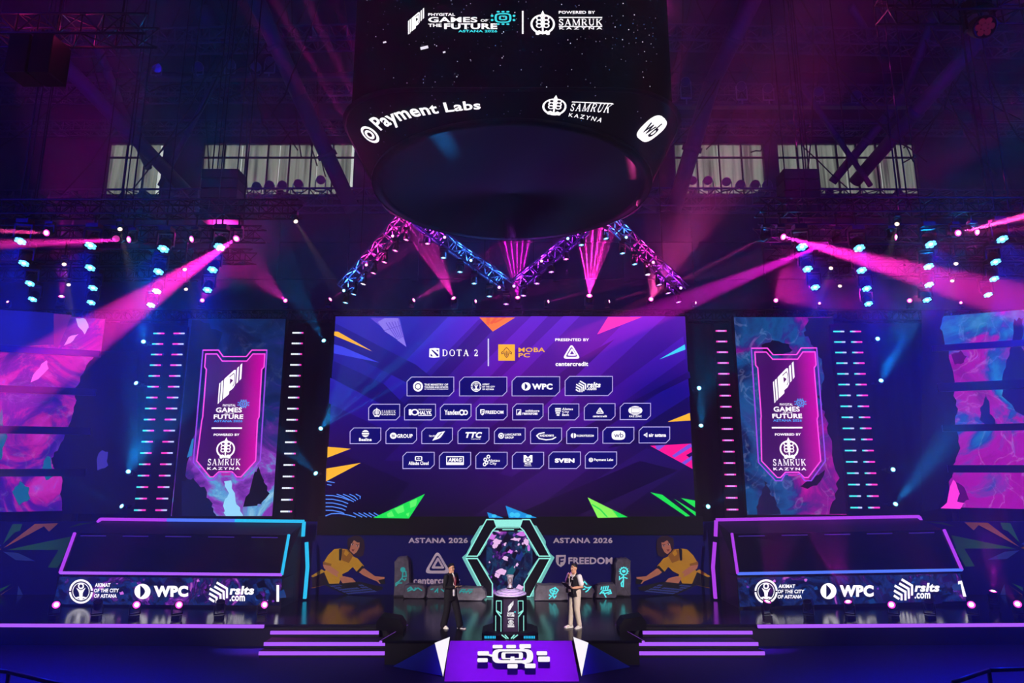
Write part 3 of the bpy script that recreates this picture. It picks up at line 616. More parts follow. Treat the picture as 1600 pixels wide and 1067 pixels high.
tile(r1[3][0], 588, r1[3][1], 618); F.box(.22, .2, .44, .82); mark_chevrons(F, W); F.pop(); F.text('rslts', .46, .3, .75, .58, W, .04, .15); F.text('.com', .46, .58, .66, .72, W, .03); F.pop()
r2 = [(576, 624.5), (632, 680.5), (688, 736), (744, 792.5), (801, 848.5), (857, 904.5), (913, 961), (969, 1016.5)]
def T(tx, x0, y0, x1, y1, b=.035, sh=0): F.text(tx, x0, y0, x1, y1, W, b, sh)
tile(*[r2[0][0], 631.5, r2[0][1], 656]); F.box(.13, .22, .40, .8); mark_tree(F, W, tile_in); F.pop(); F.serif('SAMRUK', .42, .38, .87, .58, W); T('KAZYNA', .42, .62, .87, .7); F.pop()
tile(r2[1][0], 631.5, r2[1][1], 656); T('1', .14, .32, .22, .7); F.ring(.33, .51, .10, .045, W, .17); T('ZHYLDYK', .44, .3, .88, .38, .02); T('HALYK', .44, .42, .88, .66); F.rect(.44, .70, .88, .74, W); F.pop()
tile(r2[2][0], 631.5, r2[2][1], 656); T('Yandex', .13, .35, .62, .68, .03); F.ring(.70, .53, .07, .04, W, .15, 14); F.ring(.82, .53, .06, .035, W, .13, 14); F.pop()
tile(r2[3][0], 631.5, r2[3][1], 656); F.box(.13, .32, .27, .72); shield(F, W, tile_in); F.pop(); T('FREEDOM', .30, .4, .88, .62); F.pop()
tile(r2[4][0], 631, r2[4][1], 656); F.line([(.13, .36), (.27, .36), (.27, .68), (.13, .68)], .02, W, True, .04); F.poly([(.15, .64), (.25, .4), (.25, .64)], W); T('solidcore', .42, .36, .88, .5); T('resources', .32, .54, .82, .68); F.pop()
tile(r2[5][0], 631, r2[5][1], 656)
for k, (a, b) in enumerate(((.25, .41), (.25, .41), (.27, .38), (.30, .36))): F.rect(a - .03, .26 + k * .13, b, .35 + k * .13, W)
for t, y in (('Alatau', .24), ('City', .43), ('Bank', .60)): T(t, .45, y, .8 if y < .4 else .68, y + .15, .02)
F.pop()
tile(r2[6][0], 630.5, r2[6][1], 656); F.box(.38, .22, .64, .62); tri_rings(F, W, tile_in); F.pop(); T('centercredit', .28, .70, .74, .84, .03); F.pop()
tile(r2[7][0], 630, r2[7][1], 655.5); F.ell(.5, .44, .23, .27, W, 24); F.rect(.37, .32, .63, .56, W); F.line([(.37, .32), (.63, .32), (.63, .56), (.37, .56)], .012, tile_in, True, .025)
for y in (.25, .63): F.line([(.34, y), (.66, y)], .02, tile_in, False, .03)
T('KAZ ZINC', .3, .74, .71, .86, .03); F.pop()
r3 = [(547, 595), (603, 651), (659, 707), (715.5, 764), (772.5, 820.5), (829, 877.5), (885.5, 934), (942, 990.5), (998.5, 1046.5)]
tile(r3[0][0], 668.5, r3[0][1], 693); F.ell(.5, .36, .12, .22, W, 20); F.rect(.37, .26, .63, .31, tile_in); F.rect(.37, .41, .63, .46, tile_in); T('Beeline', .29, .64, .70, .84); F.pop()
tile(r3[1][0], 668.5, r3[1][1], 693); F.ell(.24, .5, .11, .2, W, 20); T('GROUP', .36, .39, .87, .64); F.text('BI', .19, .42, .29, .58, tile_in, .02); F.pop()
tile(r3[2][0], 668.5, r3[2][1], 693); F.poly([(.34, .82), (.52, .3), (.62, .26), (.76, .2), (.62, .6), (.56, .68)], W); F.line([(.5, .62), (.66, .3)], .03, tile_in); T('Sary-Arka', .24, .44, .48, .6, .02); F.pop()
tile(r3[3][0], 668.5, r3[3][1], 693); T('TTC', .24, .26, .78, .64, .05, .25); T('TRANSTELECOM', .42, .68, .72, .74, .01); F.pop()
tile(r3[4][0], 668.5, r3[4][1], 693); F.ell(.22, .5, .095, .19, W, 18); F.ring(.22, .5, .05, .02, tile_in, .1, 12); T('LANCASTER', .34, .35, .88, .49); T('GROUP', .34, .54, .63, .68); F.pop()
tile(r3[5][0], 668.5, r3[5][1], 693); F.line([(.45, .3), (.28, .36), (.2, .5), (.28, .68), (.5, .76), (.7, .72), (.82, .58)], .045, W, False, .07); T('KAZAKHMYS', .3, .42, .75, .56); F.pop()
tile(r3[6][0], 668, r3[6][1], 693); F.ell(.22, .5, .09, .16, W, 18); F.rect(.205, .34, .235, .66, tile_in); T('KAZAKHTELECOM', .33, .44, .87, .57); F.pop()
tile(r3[7][0], 667.5, r3[7][1], 692.5); F.poly([(.5 + .22 * (1 if math.cos(t) > 0 else -1) * abs(math.cos(t)) ** .6, .5 + .29 * (1 if math.sin(t) > 0 else -1) * abs(math.sin(t)) ** .75) for t in [2 * math.pi * i / 28 for i in range(28)]], W); F.text('wb', .36, .32, .66, .64, tile_in, .005); F.pop()
tile(r3[8][0], 667, r3[8][1], 692); F.poly([(.14, .5), (.27, .34), (.27, .66)], W); F.rect(.215, .42, .235, .58, tile_in); T('air astana', .32, .4, .88, .62, .04); F.pop()
r4 = [(629.5, 678.5), (686.5, 735.5), (743.5, 792.5), (800.5, 849.5), (857.5, 907), (914.5, 963.5)]
tile(r4[0][0], 706.5, r4[0][1], 732); F.line(fillet([(.5, .26), (.40, .26), (.40, .5), (.5, .5)], .05), .035, W, False, .055); F.line(fillet([(.5, .26), (.60, .26), (.60, .5), (.5, .5)], .05), .035, W, False, .055); F.line([(.46, .38), (.54, .38)], .03, W, False, .04); T('Alibaba Cloud', .18, .56, .82, .78); F.pop()
tile(r4[1][0], 706.5, r4[1][1], 732); F.rect(.22, .24, .78, .78, W); F.rect(.25, .30, .75, .62, tile_in); T('AMAG', .28, .34, .72, .58, .045, .2); F.pop()
tile(r4[2][0], 706.5, r4[2][1], 732)
for x, y in ((.30, .45), (.40, .27), (.34, .64), (.28, .74)): F.ring(x, y, .045, .03, W, .09, 10)
T('Alatau', .38, .42, .76, .58, .015); T('City', .44, .6, .66, .8, .015); F.pop()
tile(r4[3][0], 706.5, r4[3][1], 732); F.rect(.36, .18, .64, .62, W); F.poly([(.43, .18), (.5, .32), (.57, .18)], tile_in); F.ring(.5, .46, .07, .03, tile_in, .1, 12); T('MUZ', .40, .65, .60, .76, .03); T('MEDIA', .38, .8, .62, .85, .02); F.pop()
tile(r4[4][0], 706, r4[4][1], 732); T('SVEN', .19, .39, .81, .65, .06); F.pop()
tile(r4[5][0], 706, r4[5][1], 731.5); F.ell(.18, .49, .07, .14, W, 16); F.ring(.18, .49, .035, .015, tile_in, .07, 10); T('Payment Labs', .28, .4, .89, .6, .03); F.pop()
F.mb.build('display', ms)

# ---------------------------------------------------------------- portrait banner screens with the shield
neb_l = nebula('left_banner_clouds', [(0.30, (3, 8, 36)), (.46, (5, 20, 66)), (.58, (8, 40, 100)), (.66, (24, 40, 120)), (.74, (96, 36, 150)), (.84, (150, 60, 200)), (.92, (90, 170, 230)), (1, (170, 225, 250))], .5, 3.1, .8, 1.2, (5.0, 0.0, .40), .05)
neb_r = nebula('right_banner_clouds', [(0.26, (4, 8, 44)), (.40, (5, 24, 84)), (.50, (8, 66, 130)), (.58, (10, 84, 150)), (.66, (40, 40, 130)), (.74, (120, 20, 140)), (.84, (190, 14, 156)), (1, (236, 80, 210))], .40, 8.3, .85, 1.3, (-1.9, 1.6, .27, 0), .13)
rock = E('rock_black', (5, 5, 22), 1); rock2 = E('rock_navy', (10, 20, 58), 1)
sh_grad = {}
def jag(pts, amp, sub=5, seed=1):
    rn = random.Random(seed); out = []
    for a, b in zip(pts, pts[1:]):
        for i in range(sub):
            t = i / sub; out.append((a[0] + (b[0] - a[0]) * t + rn.uniform(-amp, amp), a[1] + (b[1] - a[1]) * t + rn.uniform(-amp, amp)))
    return out + [pts[-1]]
pink_e, violet_e, pink_d = E('neon_pink', (255, 80, 226), 1.05), E('neon_violet', (150, 70, 226), 1), E('neon_dim', (190, 40, 180), .9)
sky_e = E('title_blue', (70, 170, 255), 1)
def banner(sx, tl, tr, br, bl, neb, q, label):
    Yb = 24.0; P = [at(*c, Yb) for c in (tl, tr, br, bl)]; x0 = (P[0].x + P[3].x) / 2; x1 = (P[1].x + P[2].x) / 2; z0 = (P[2].z + P[3].z) / 2; z1 = (P[0].z + P[1].z) / 2
    t = thing('banner_screen', ((x0 + x1) / 2, Yb, z0), label, 'screen', 'portrait banner screens')
    m = MB(); m.box(((x0 + x1) / 2, Yb + .12, (z0 + z1) / 2), (x1 - x0 + .06, .2, z1 - z0 + .06), frame_b); m.box(((x0 + x1) / 2, Yb + .03, (z0 + WTOP - .35) / 2), (x1 - x0, .1, z0 - WTOP + .35), frame_b); m.build('frame', t)
    F = Flat(plane_y(Yb - .006)); F.mb.add([(x0, Yb - .006, z0), (x1, Yb - .006, z0), (x1, Yb - .006, z1), (x0, Yb - .006, z1)], [(0, 1, 2, 3)], neb)
    if sx < 0:
        F.poly(jag([(314, 500), (345, 520), (322, 600), (312, 640), (300, 700), (288, 740), (300, 765), (318, 785), (326, 806)], 3, 5, 3) + [(268, 806), (300, 500)], rock)
        F.poly(jag([(283, 750), (300, 748), (318, 762), (330, 785), (338, 806)], 2.5, 5, 5) + [(284, 806)], rock2)
        F.poly(jag([(381, 790), (390, 765), (400, 738), (405, 728), (411, 750), (421, 770), (410, 785), (402, 790)], 2, 4, 8), rock)
        F.poly([(292, 715), (300, 686), (303, 685), (300, 712)], E('ice_blue', (40, 130, 190), .9))
        F.poly(jag([(352, 806), (348, 790), (356, 770), (350, 752)], 2, 4, 2) + jag([(362, 752), (366, 775), (372, 790), (380, 806)], 2, 4, 4), E('cloud_white', (150, 214, 250), 1.0))
    else:
        F.poly(jag([(1262, 496), (1258, 520), (1268, 540), (1284, 560), (1286, 600), (1278, 620), (1290, 650), (1300, 700), (1309, 745), (1306, 775), (1296, 803)], 3, 5, 11) + [(1326, 803), (1312, 640), (1302, 496)], rock)
        F.poly(jag([(1190, 540), (1206, 532), (1230, 536), (1238, 548), (1220, 556), (1194, 552)], 1.5, 4, 4), rock)
        F.poly(jag([(1182, 803), (1186, 780), (1192, 765), (1196, 750), (1202, 768), (1210, 778), (1220, 803)], 2.5, 4, 6), rock2)
        F.poly(jag([(1250, 760), (1268, 748), (1290, 735), (1280, 756), (1262, 764)], 1.5, 4, 9), rock)
    gm = axis_grad('shield_glass_%d' % (sx + 1), 0, -1.4 if sx < 0 else -1.5, 1.45 if sx < 0 else 1.4, [(0, (72, 14, 104)), (.3, (60, 8, 88)), (.62, (98, 8, 110)), (.86, (206, 0, 164)), (1, (230, 10, 184))], .95)
    F.quadmap(*q)
    inner = [(.04, .03), (.22, .03), (.31, .085), (.70, .085), (.79, .03), (.98, .03), (.98, .13), (.945, .15), (.945, .52), (.925, .54), (.93, .86), (.72, .985), (.66, .985), (.58, .945), (.38, .945), (.30, .985), (.25, .985), (.03, .86), (.06, .55), (.07, .52), (.07, .15), (.04, .13)]
    outer = [(-.01, 0), (.24, 0), (.32, .05), (.69, .05), (.77, 0), (1.01, 0), (1.0, .86), (.76, 1.01), (.66, 1.01), (.6, .96), (.37, .96), (.31, 1.01), (.22, 1.01), (-.02, .87)]
    F.poly(inner, gm); F.line(inner, .02, pink_e, True, .009); F.line(outer, .022, violet_e, True, .009)
    F.line(outer[:6], .022, pink_e, False, .009); F.line([(.42, .965), (.56, .965)], .05, pink_d, False, .02)
    F.box(.28, .10, .65, .42); mark_bird(F, white, E('shield_hole', (90, 8, 96), 1)); F.pop()
    F.box(.60, .385, .78, .45); mark_chip(F, sky_e); F.pop(); logo_games(F, .24, .42, .70, .56, white, sky_e)
    F.rect(.22, .60, .69, .612, white); F.text('POWERED BY', .26, .648, .66, .667, white, .04)
    F.box(.31, .68, .61, .84); mark_tree(F, white, E('shield_hole2', (86, 6, 96), 1)); F.pop(); F.serif('SAMRUK', .2, .845, .70, .895, white, .18, 1.2); F.text('KAZYNA', .2, .91, .70, .93, white, .03, 0, 1.35)
    F.mb.build('display', t)
banner(-1, (293, 499), (444, 497), (428, 807), (266, 805), neb_l, ((318, 547), (416, 547), (405, 748), (302, 748)), "portrait LED screen with glowing magenta shield over dark blue clouds, bright cyan at the bottom")
banner(1, (1146, 495), (1302, 496), (1326, 803), (1168, 805), neb_r, ((1175, 544), (1275, 543.5), (1292, 749), (1189, 749)), 'portrait LED screen with magenta shield over cyan and magenta smoke')

# ---------------------------------------------------------------- slatted landscape screens at both ends
def slat_screen(sx, tops, bots, xin, xout, neb, rockpts, label, shapes):
    # five lit bands, each seen at the outer picture edge between rows tops[i]..bots[i]
    Yi, Yo = 24.05, 22.95
    a = at(xin, 600, Yi); b = at(xout, 600, Yo); d = V((b.x - a.x, b.y - a.y, 0)).normalized(); n = V((-d.y, d.x, 0));
    if n.y > 0: n = -n
    L = V((b.x - a.x, b.y - a.y, 0)).length; ext = 3.0
    fn = lambda x, y, o: on(x, y, a + n * (o + .03), n)
    t = thing('slatted_screen', (a.x, a.y, 0), label, 'screen', 'slatted side screens')
    zt = on(xout, tops[0], a, n).z; zb = on(xout, bots[-1], a, n).z
    F = Flat(fn); p0 = V((a.x, a.y, 0)); p1 = p0 + d * (L + ext)
    m = MB()
    for k in range(5):
        z1 = on(xout, tops[k], a, n).z; z0 = on(xout, bots[k], a, n).z
        F.mb.add([p0 + n * .03 + V((0, 0, z0)), p1 + n * .03 + V((0, 0, z0)), p1 + n * .03 + V((0, 0, z1)), p0 + n * .03 + V((0, 0, z1))], [(0, 1, 2, 3)], neb)
        q0, q1 = p0 - n * .06, p1 - n * .06; m.hexa([q0 + n * .08 + V((0, 0, z0)), q1 + n * .08 + V((0, 0, z0)), q1 + V((0, 0, z0)), q0 + V((0, 0, z0)), q0 + n * .08 + V((0, 0, z1)), q1 + n * .08 + V((0, 0, z1)), q1 + V((0, 0, z1)), q0 + V((0, 0, z1))], frame_b)
        if k < 4:
            z2 = on(xout, tops[k + 1], a, n).z; mb = MB(); zz = (z0 + z2) / 2
            mb.bar(p0 + n * .07 + V((0, 0, zz)), p1 + n * .07 + V((0, 0, zz)), .22, z0 - z2 + .02, M('band_bar', (26, 20, 46), .3, 0, .5)); mb.build('cross_bar', t)
    m.build('cabinet', t)
    m = MB()
    for f in (.05, .5, .95): q = p0 + (p1 - p0) * f - n * .45; m.box((q.x, q.y, zt / 2), (.12, .12, zt), frame_b); m.bar(q + V((0, 0, zt - .3)), q + n * .4 + V((0, 0, zt - .3)), .06, .06, frame_b)
    m.build('rear_post', t)
    F.k = 2; F.poly(rockpts, rock)
    for pts, mt in shapes: F.poly(pts, mt)
    F.mb.build('display', t)
neb_sl = nebula('left_wall_clouds', [(.28, (24, 20, 130)), (.38, (84, 20, 150)), (.45, (176, 24, 150)), (.53, (200, 44, 176)), (.59, (150, 80, 210)), (.66, (40, 120, 200)), (.76, (20, 130, 170)), (1, (180, 150, 250))], .42, 5.7, .84, 1.3, (-2.5, 9, -.12), .08)
neb_sr = nebula('right_wall_clouds', [(.28, (20, 16, 96)), (.40, (90, 12, 130)), (.50, (160, 10, 150)), (.58, (176, 20, 170)), (.66, (30, 70, 170)), (.76, (24, 130, 190)), (1, (130, 190, 240))], .32, 12.4, .82, 1.3, (0, 12, .16), .15)
mgt, tl_e, dk_b, ppk = E('smoke_pink', (232, 96, 214), 1), E('smoke_teal', (16, 96, 130), .9), E('wall_blue', (22, 22, 140), .9), E('smoke_dark', (60, 8, 70), .9)
slat_screen(-1, (487, 550, 613, 677, 744), (541, 603, 666, 733, 800), 152, 0, neb_sl,
    jag([(155, 548), (140, 565), (126, 590), (116, 612), (120, 625), (112, 650), (104, 672), (92, 700), (80, 716), (84, 730), (98, 745), (94, 770), (98, 803)], 1.5, 4, 21) + [(215, 803), (215, 548)],
    'slatted LED wall of five pink and cyan bands, beside the dark blue banner screen',
    [([(-60, 480), (84, 489), (84, 538), (20, 541), (-60, 538)], dk_b), ([(84, 490), (112, 492), (90, 545), (84, 540)], E('wall_mauve', (100, 30, 130), .9)), (jag([(119, 497), (135, 498), (138, 512), (132, 522), (122, 510)], 1.2, 3, 3), E('wall_grey', (180, 160, 226), 1)),
     (jag([(100, 540), (108, 526), (122, 522), (110, 536)], 1.2, 3, 3), E('wall_lilac', (196, 130, 220), 1)), (jag([(-20, 660), (2, 640), (10, 680), (0, 720), (-20, 720)], 3, 4, 4), tl_e), (jag([(20, 770), (30, 752), (44, 760), (46, 780), (30, 790)], 2, 4, 4), tl_e), (jag([(66, 735), (72, 712), (80, 715), (82, 745), (72, 750)], 1.5, 3, 4), tl_e),
     (jag([(48, 598), (56, 580), (72, 563), (76, 574), (60, 592)], 2, 3, 9), mgt), (jag([(150, 716), (160, 702), (168, 706), (168, 728), (152, 735)], 2, 3, 6), E('rock_glint', (60, 50, 160), .9))])
slat_screen(1, (484, 541, 607, 672, 738), (532, 594, 662, 727, 795), 1463, 1600, neb_sr,
    jag([(1478, 485), (1470, 512), (1478, 540), (1490, 580), (1490, 610), (1496, 640), (1492, 665), (1500, 700), (1490, 728), (1488, 745), (1478, 760), (1466, 795)], 2, 4, 31) + [(1440, 800), (1440, 485)],
    'slatted LED wall of five magenta and blue bands, beside the cyan smoke banner screen',
    [(jag([(1584, 640), (1572, 590), (1580, 550), (1586, 500), (1598, 494), (1596, 540), (1610, 560), (1620, 660)], 3, 5, 2), E('wall_navy', (16, 14, 90), .9)), (jag([(1566, 620), (1568, 590), (1576, 555), (1582, 545), (1582, 600), (1590, 640)], 2, 4, 7), E('wall_navy', (16, 14, 90), .9)), (jag([(1487, 555), (1500, 548), (1510, 556), (1504, 568), (1492, 570)], 1.5, 4, 4), E('wall_plum', (84, 4, 96), .9)),
     (jag([(1530, 655), (1534, 632), (1542, 615), (1546, 640), (1556, 660), (1546, 668)], 2, 4, 5), E('wall_navy', (16, 14, 90), .9)), (jag([(1484, 780), (1494, 752), (1506, 762), (1514, 780), (1500, 788)], 1.5, 3, 3), E('wall_plum', (84, 4, 96), .9)), (jag([(1480, 786), (1488, 750), (1494, 752), (1500, 770), (1494, 790)], 1.5, 3, 8), E('wall_hotpink', (255, 60, 214), 1)),
     (jag([(1470, 794), (1484, 782), (1506, 786), (1500, 795)], 1, 3, 3), E('wall_hotpink', (255, 60, 214), 1))])

# ---------------------------------------------------------------- towers of short LED batten lights
lc = [E('diode_cyan', (70, 226, 226), 1.1), E('diode_pale', (190, 200, 255), 1.1), E('diode_pink', (255, 60, 190), 1.1), E('diode_violet', (236, 150, 255), 1.1), E('diode_white', (236, 244, 255), 1.15)]
def tower(cols, label, pat):
    Yt = 23.75
    xs = [(at(c[0], c[1], Yt).x + at(c[2], c[3], Yt).x) / 2 for c in cols]; z1 = at(cols[0][0], cols[0][1], Yt).z; z0 = at(cols[0][2], cols[0][3], Yt).z
    xm = sum(xs) / len(xs); hw = (max(xs) - min(xs)) / 2 + .25
    t = thing('batten_tower', (xm, Yt, 0), label, 'light tower', 'towers of LED battens')
    m = MB(); m.box((xm, Yt + .15, (z1 + .3) / 2), (hw * 2, .16, z1 + .3), M('tower_black', (6, 6, 10), .7, 0, .1)); m.build('tower_panel', t)
    protos = []
    for ci, x in enumerate(xs):
        for k in range(17):
            z = z1 + (z0 - z1) * k / 16
            if k == 0:
                m = MB(); m.box((x, Yt + .04, z), (.46, .08, .10), black)
                for j in range(6):
                    mt = {'cp': [0, 0, 1, 3, 2, 2], 'pc': [2, 2, 2, 3, 1, 1], 'w': [4, 4, 4, 4, 1, 2], 'p': [2, 3, 3, 3, 3, 2], 'c': [0, 0, 0, 0, 1, 1], 'cw': [0, 1, 3, 2, 2, 2]}[pat[ci]][j]
                    m.box((x - .175 + j * .07, Yt - .01, z), (.058, .03, .055), lc[mt])
                o = m.build('led_batten', t); pr = o
            else:
                o = pr.copy(); col.objects.link(o); o.parent = t; o.location = V(pr.location) + V((0, 0, z - z1))
tower([(250, 521, 217, 797), (281, 521, 251, 798)], 'twin-column tower of cyan and pink LED battens, beside the dark blue banner screen', ['cp', 'pc'])
tower([(466, 520, 447, 799)], 'single-column tower of white LED battens, between dark blue banner and central screen', ['w'])
tower([(1125, 517, 1146, 796)], 'single-column tower of magenta LED battens, between central screen and cyan smoke banner', ['p'])
tower([(1308, 518, 1340, 793), (1335, 518, 1367, 793)], 'twin-column tower of cyan and pink LED battens, beside the cyan smoke banner screen', ['c', 'cw'])

# ---------------------------------------------------------------- hanging centre cube: upper screens, curved ribbon screen, dark underside
JY, JR, JZ = 16.0, 3.64, 11.68
jb = thing('hanging_video_cube', (0, JY, JZ), 'huge black video cube with starry screens hanging above the stage', 'video cube')
def rsq(a, r, z, n=8):
    pts = []
    for cx, cyy, t0 in ((a - r, -(a - r), -90), (a - r, a - r, 0), (-(a - r), a - r, 90), (-(a - r), -(a - r), 180)):
        for i in range(n + 1):
            t = R(t0 + 90 * i / n); pts.append(V((cx + r * math.cos(t), JY + cyy + r * math.sin(t), z)))
    out = []
    for i, p in enumerate(pts):
        q = pts[(i + 1) % len(pts)]; out.append(p)
        if (q - p).length > 1.2: out += [p + (q - p) * (k / 8) for k in range(1, 8)]
    return out
def circ(r, z):
    out = []
    for p in rsq(JA + .05, JC, 0): d = V((p.x, p.y - JY, 0)).normalized(); out.append(V((d.x * r, JY + d.y * r, z)))
    return out
JA, JC = 3.80, 1.7
ledoff = M('led_dark', (5, 5, 8), 0.7, 0, 0.1); under = M('cube_underside', (9, 9, 12), 0.75, 0, 0.12)
zr = JZ + .5
m = MB(); m.loft([circ(JR - .02, JZ), rsq(JA + .05, JC, zr)], ledoff, False); m.build('ribbon_body', jb)
m = MB(); m.loft([rsq(JA + .05, JC, zr), rsq(JA + .12, JC, zr + .06), rsq(JA, JC, zr + .12), rsq(JA - .03, JC, zr + .16)], M('cube_trim', (12, 12, 16), .4), False); m.loft([circ(JR + .03, JZ - .05), circ(JR + .03, JZ + .02), circ(JR - .02, JZ + .05)], M('cube_trim', (12, 12, 16), .4), False); m.build('trim_ring', jb)
m = MB(); m.loft([circ(JR + .02, JZ - .04), circ(JR - .25, JZ - .05), circ(JR - .3, JZ + .03), circ(1.6, JZ + .05), circ(.05, JZ + .05)], under, True); m.build('underside', jb)
m = MB(); m.loft([rsq(JA - .03, JC, zr + .14), rsq(JA - .03, JC, zr + 5.2)], ledoff, True); m.build('upper_body', jb)
for x in (-2, 2):
    for y in (-2, 2):
        m = MB(); m.tube((x, JY + y, zr + 5.1), (x, JY + y, CZ - .41), .05, cable, 6); m.build('hoist_cable', jb)
YF = JY - JA + .03
F = Flat(plane_y(YF - .012)); cyan_t = E('title_cyan', (60, 214, 224), 1)
F.box(637, 12, 664, 54); mark_bird(F, white, ledoff); F.pop()
F.text('PHYGITAL', 669, 20.5, 711, 24.8, white, .03); F.text('GAMES', 669, 26.5, 746, 35, white, .03); F.text('OF', 751, 30, 762, 34, white, .02); F.text('THE', 669, 37, 690, 42, white, .04); F.text('FUTURE', 694, 36.5, 777, 45.5, white, .035); F.text('ASTANA 2026', 716, 46.7, 777, 50.5, cyan_t, .03)
F.box(767, 17, 805, 39); mark_chip(F, cyan_t); F.pop(); F.rect(815.5, 17, 818, 53, white)
F.box(828, 17, 868, 54); mark_tree(F, white, ledoff); F.pop(); F.text('POWERED BY', 873, 17, 930, 21.5, white, .02); F.rect(873, 26.5, 941, 28, white); F.serif('SAMRUK', 873, 29.5, 941, 40, white, .16, 1.25); F.rect(873, 41, 941, 42, white); F.text('KAZYNA', 874, 42.2, 941, 46, white, .02, 0, 1.5)
F.mb.build('front_display', jb); F = Flat(plane_y(YF - .012)); rn = random.Random(5); star = [E('star_white', (230, 226, 240), 1), E('star_dim', (130, 124, 150), .9), E('star_blue', (60, 110, 170), .9)]
for k in range(330):
    x = rn.uniform(572, 1030); y = rn.uniform(-60, 142) if rn.random() < .6 else rn.uniform(-60, 80)
    r = rn.choice((.35, .4, .5, .6, .8)) ; F.ell(x, y, r, r, star[0 if rn.random() < .45 else rn.choice((1, 2))], 6)
for x, y, l in ((601, 66, 5), (663, 74.5, 12), (694, 81.5, 4)): F.line([(x - l / 2, y + l * .12), (x + l / 2, y - l * .12)], 2.4 if l < 10 else 4.5, star[0])
F.mb.build('star_picture', jb)['kind'] = 'stuff'
def rib(x, y, o):   # x: degrees around the ring, y: 0 top .. 1 bottom
    t = R(x); r0 = JR + .012 + o; dx, dy = math.sin(t), -math.cos(t)
    z = zr - .02 - y * (zr - JZ - .04); y = (zr - z) / (zr - JZ)
    # rounded-square outline of the upper rim in this direction
    a, rr = JA + .05, JC; ax, ay = abs(dx), abs(dy); big = max(ax, ay); s = a / big
    if min(ax, ay) * s > a - rr:
        c = a - rr; b_ = c * (ax + ay); s = b_ + math.sqrt(max(0, b_ * b_ - (2 * c * c - rr * rr)))
    rad = r0 * y + (s + .032 + o) * (1 - y); return V((dx * rad, JY + dy * rad, z))
F = Flat(rib, .004, True)
F.ell(-51.5, .55, 3.3, .22, white, 20); F.ell(-51.5, .55, 2.4, .16, ledoff, 18); F.ring(-51.5, .55, 1.4, .9, white, .09, 12)
F.k = 3; F.text('Payment Labs', -46, .33, -10, .74, white, .025)
F.mb.build('ribbon_logo', jb); F = Flat(rib, .004, True); F.k = 0; F.box(9.5, .12, 17.5, .84); mark_tree(F, white, ledoff); F.pop()
F.k = 0; [F.rect(18.6 + k * 1.15, .30, 19.75 + k * 1.15, .33, white) for k in range(10)]; F.k = 3; F.serif('SAMRUK', 18.6, .38, 30, .62, white, .16, 1.2); F.k = 4; F.text('KAZYNA', 18.6, .70, 30, .82, white, .01, 0, 1.4)
F.mb.build('ribbon_logo', jb); F = Flat(rib, .004, True); F.k = 0; sq = lambda v, e: (1 if v > 0 else -1) * abs(v) ** e
ts = [2 * math.pi * i / 28 for i in range(28)]; F.k = 1; vs_ = [F.pt(48.5, .5)] + [F.pt(48.5 + f * 4.4 * sq(math.cos(t), .6), .5 + f * .31 * sq(math.sin(t), .75)) for f in (.5, 1) for t in ts]
F.mb.add(vs_, [(0, 1 + i, 1 + (i + 1) % 28) for i in range(28)] + [(1 + i, 29 + i, 29 + (i + 1) % 28, 1 + (i + 1) % 28) for i in range(28)], white); F.text('wb', 45.6, .30, 51.4, .66, ledoff, .02)
F.mb.build('ribbon_logo', jb); F = Flat(rib, .004, True)
for k in range(40): F.k = 0; F.ell(rn.uniform(-75, 75), rn.uniform(.05, .95), .14, .012, star[rn.choice((1, 1, 2))], 6)
F.mb.build('ribbon_stars', jb)['kind'] = 'stuff'
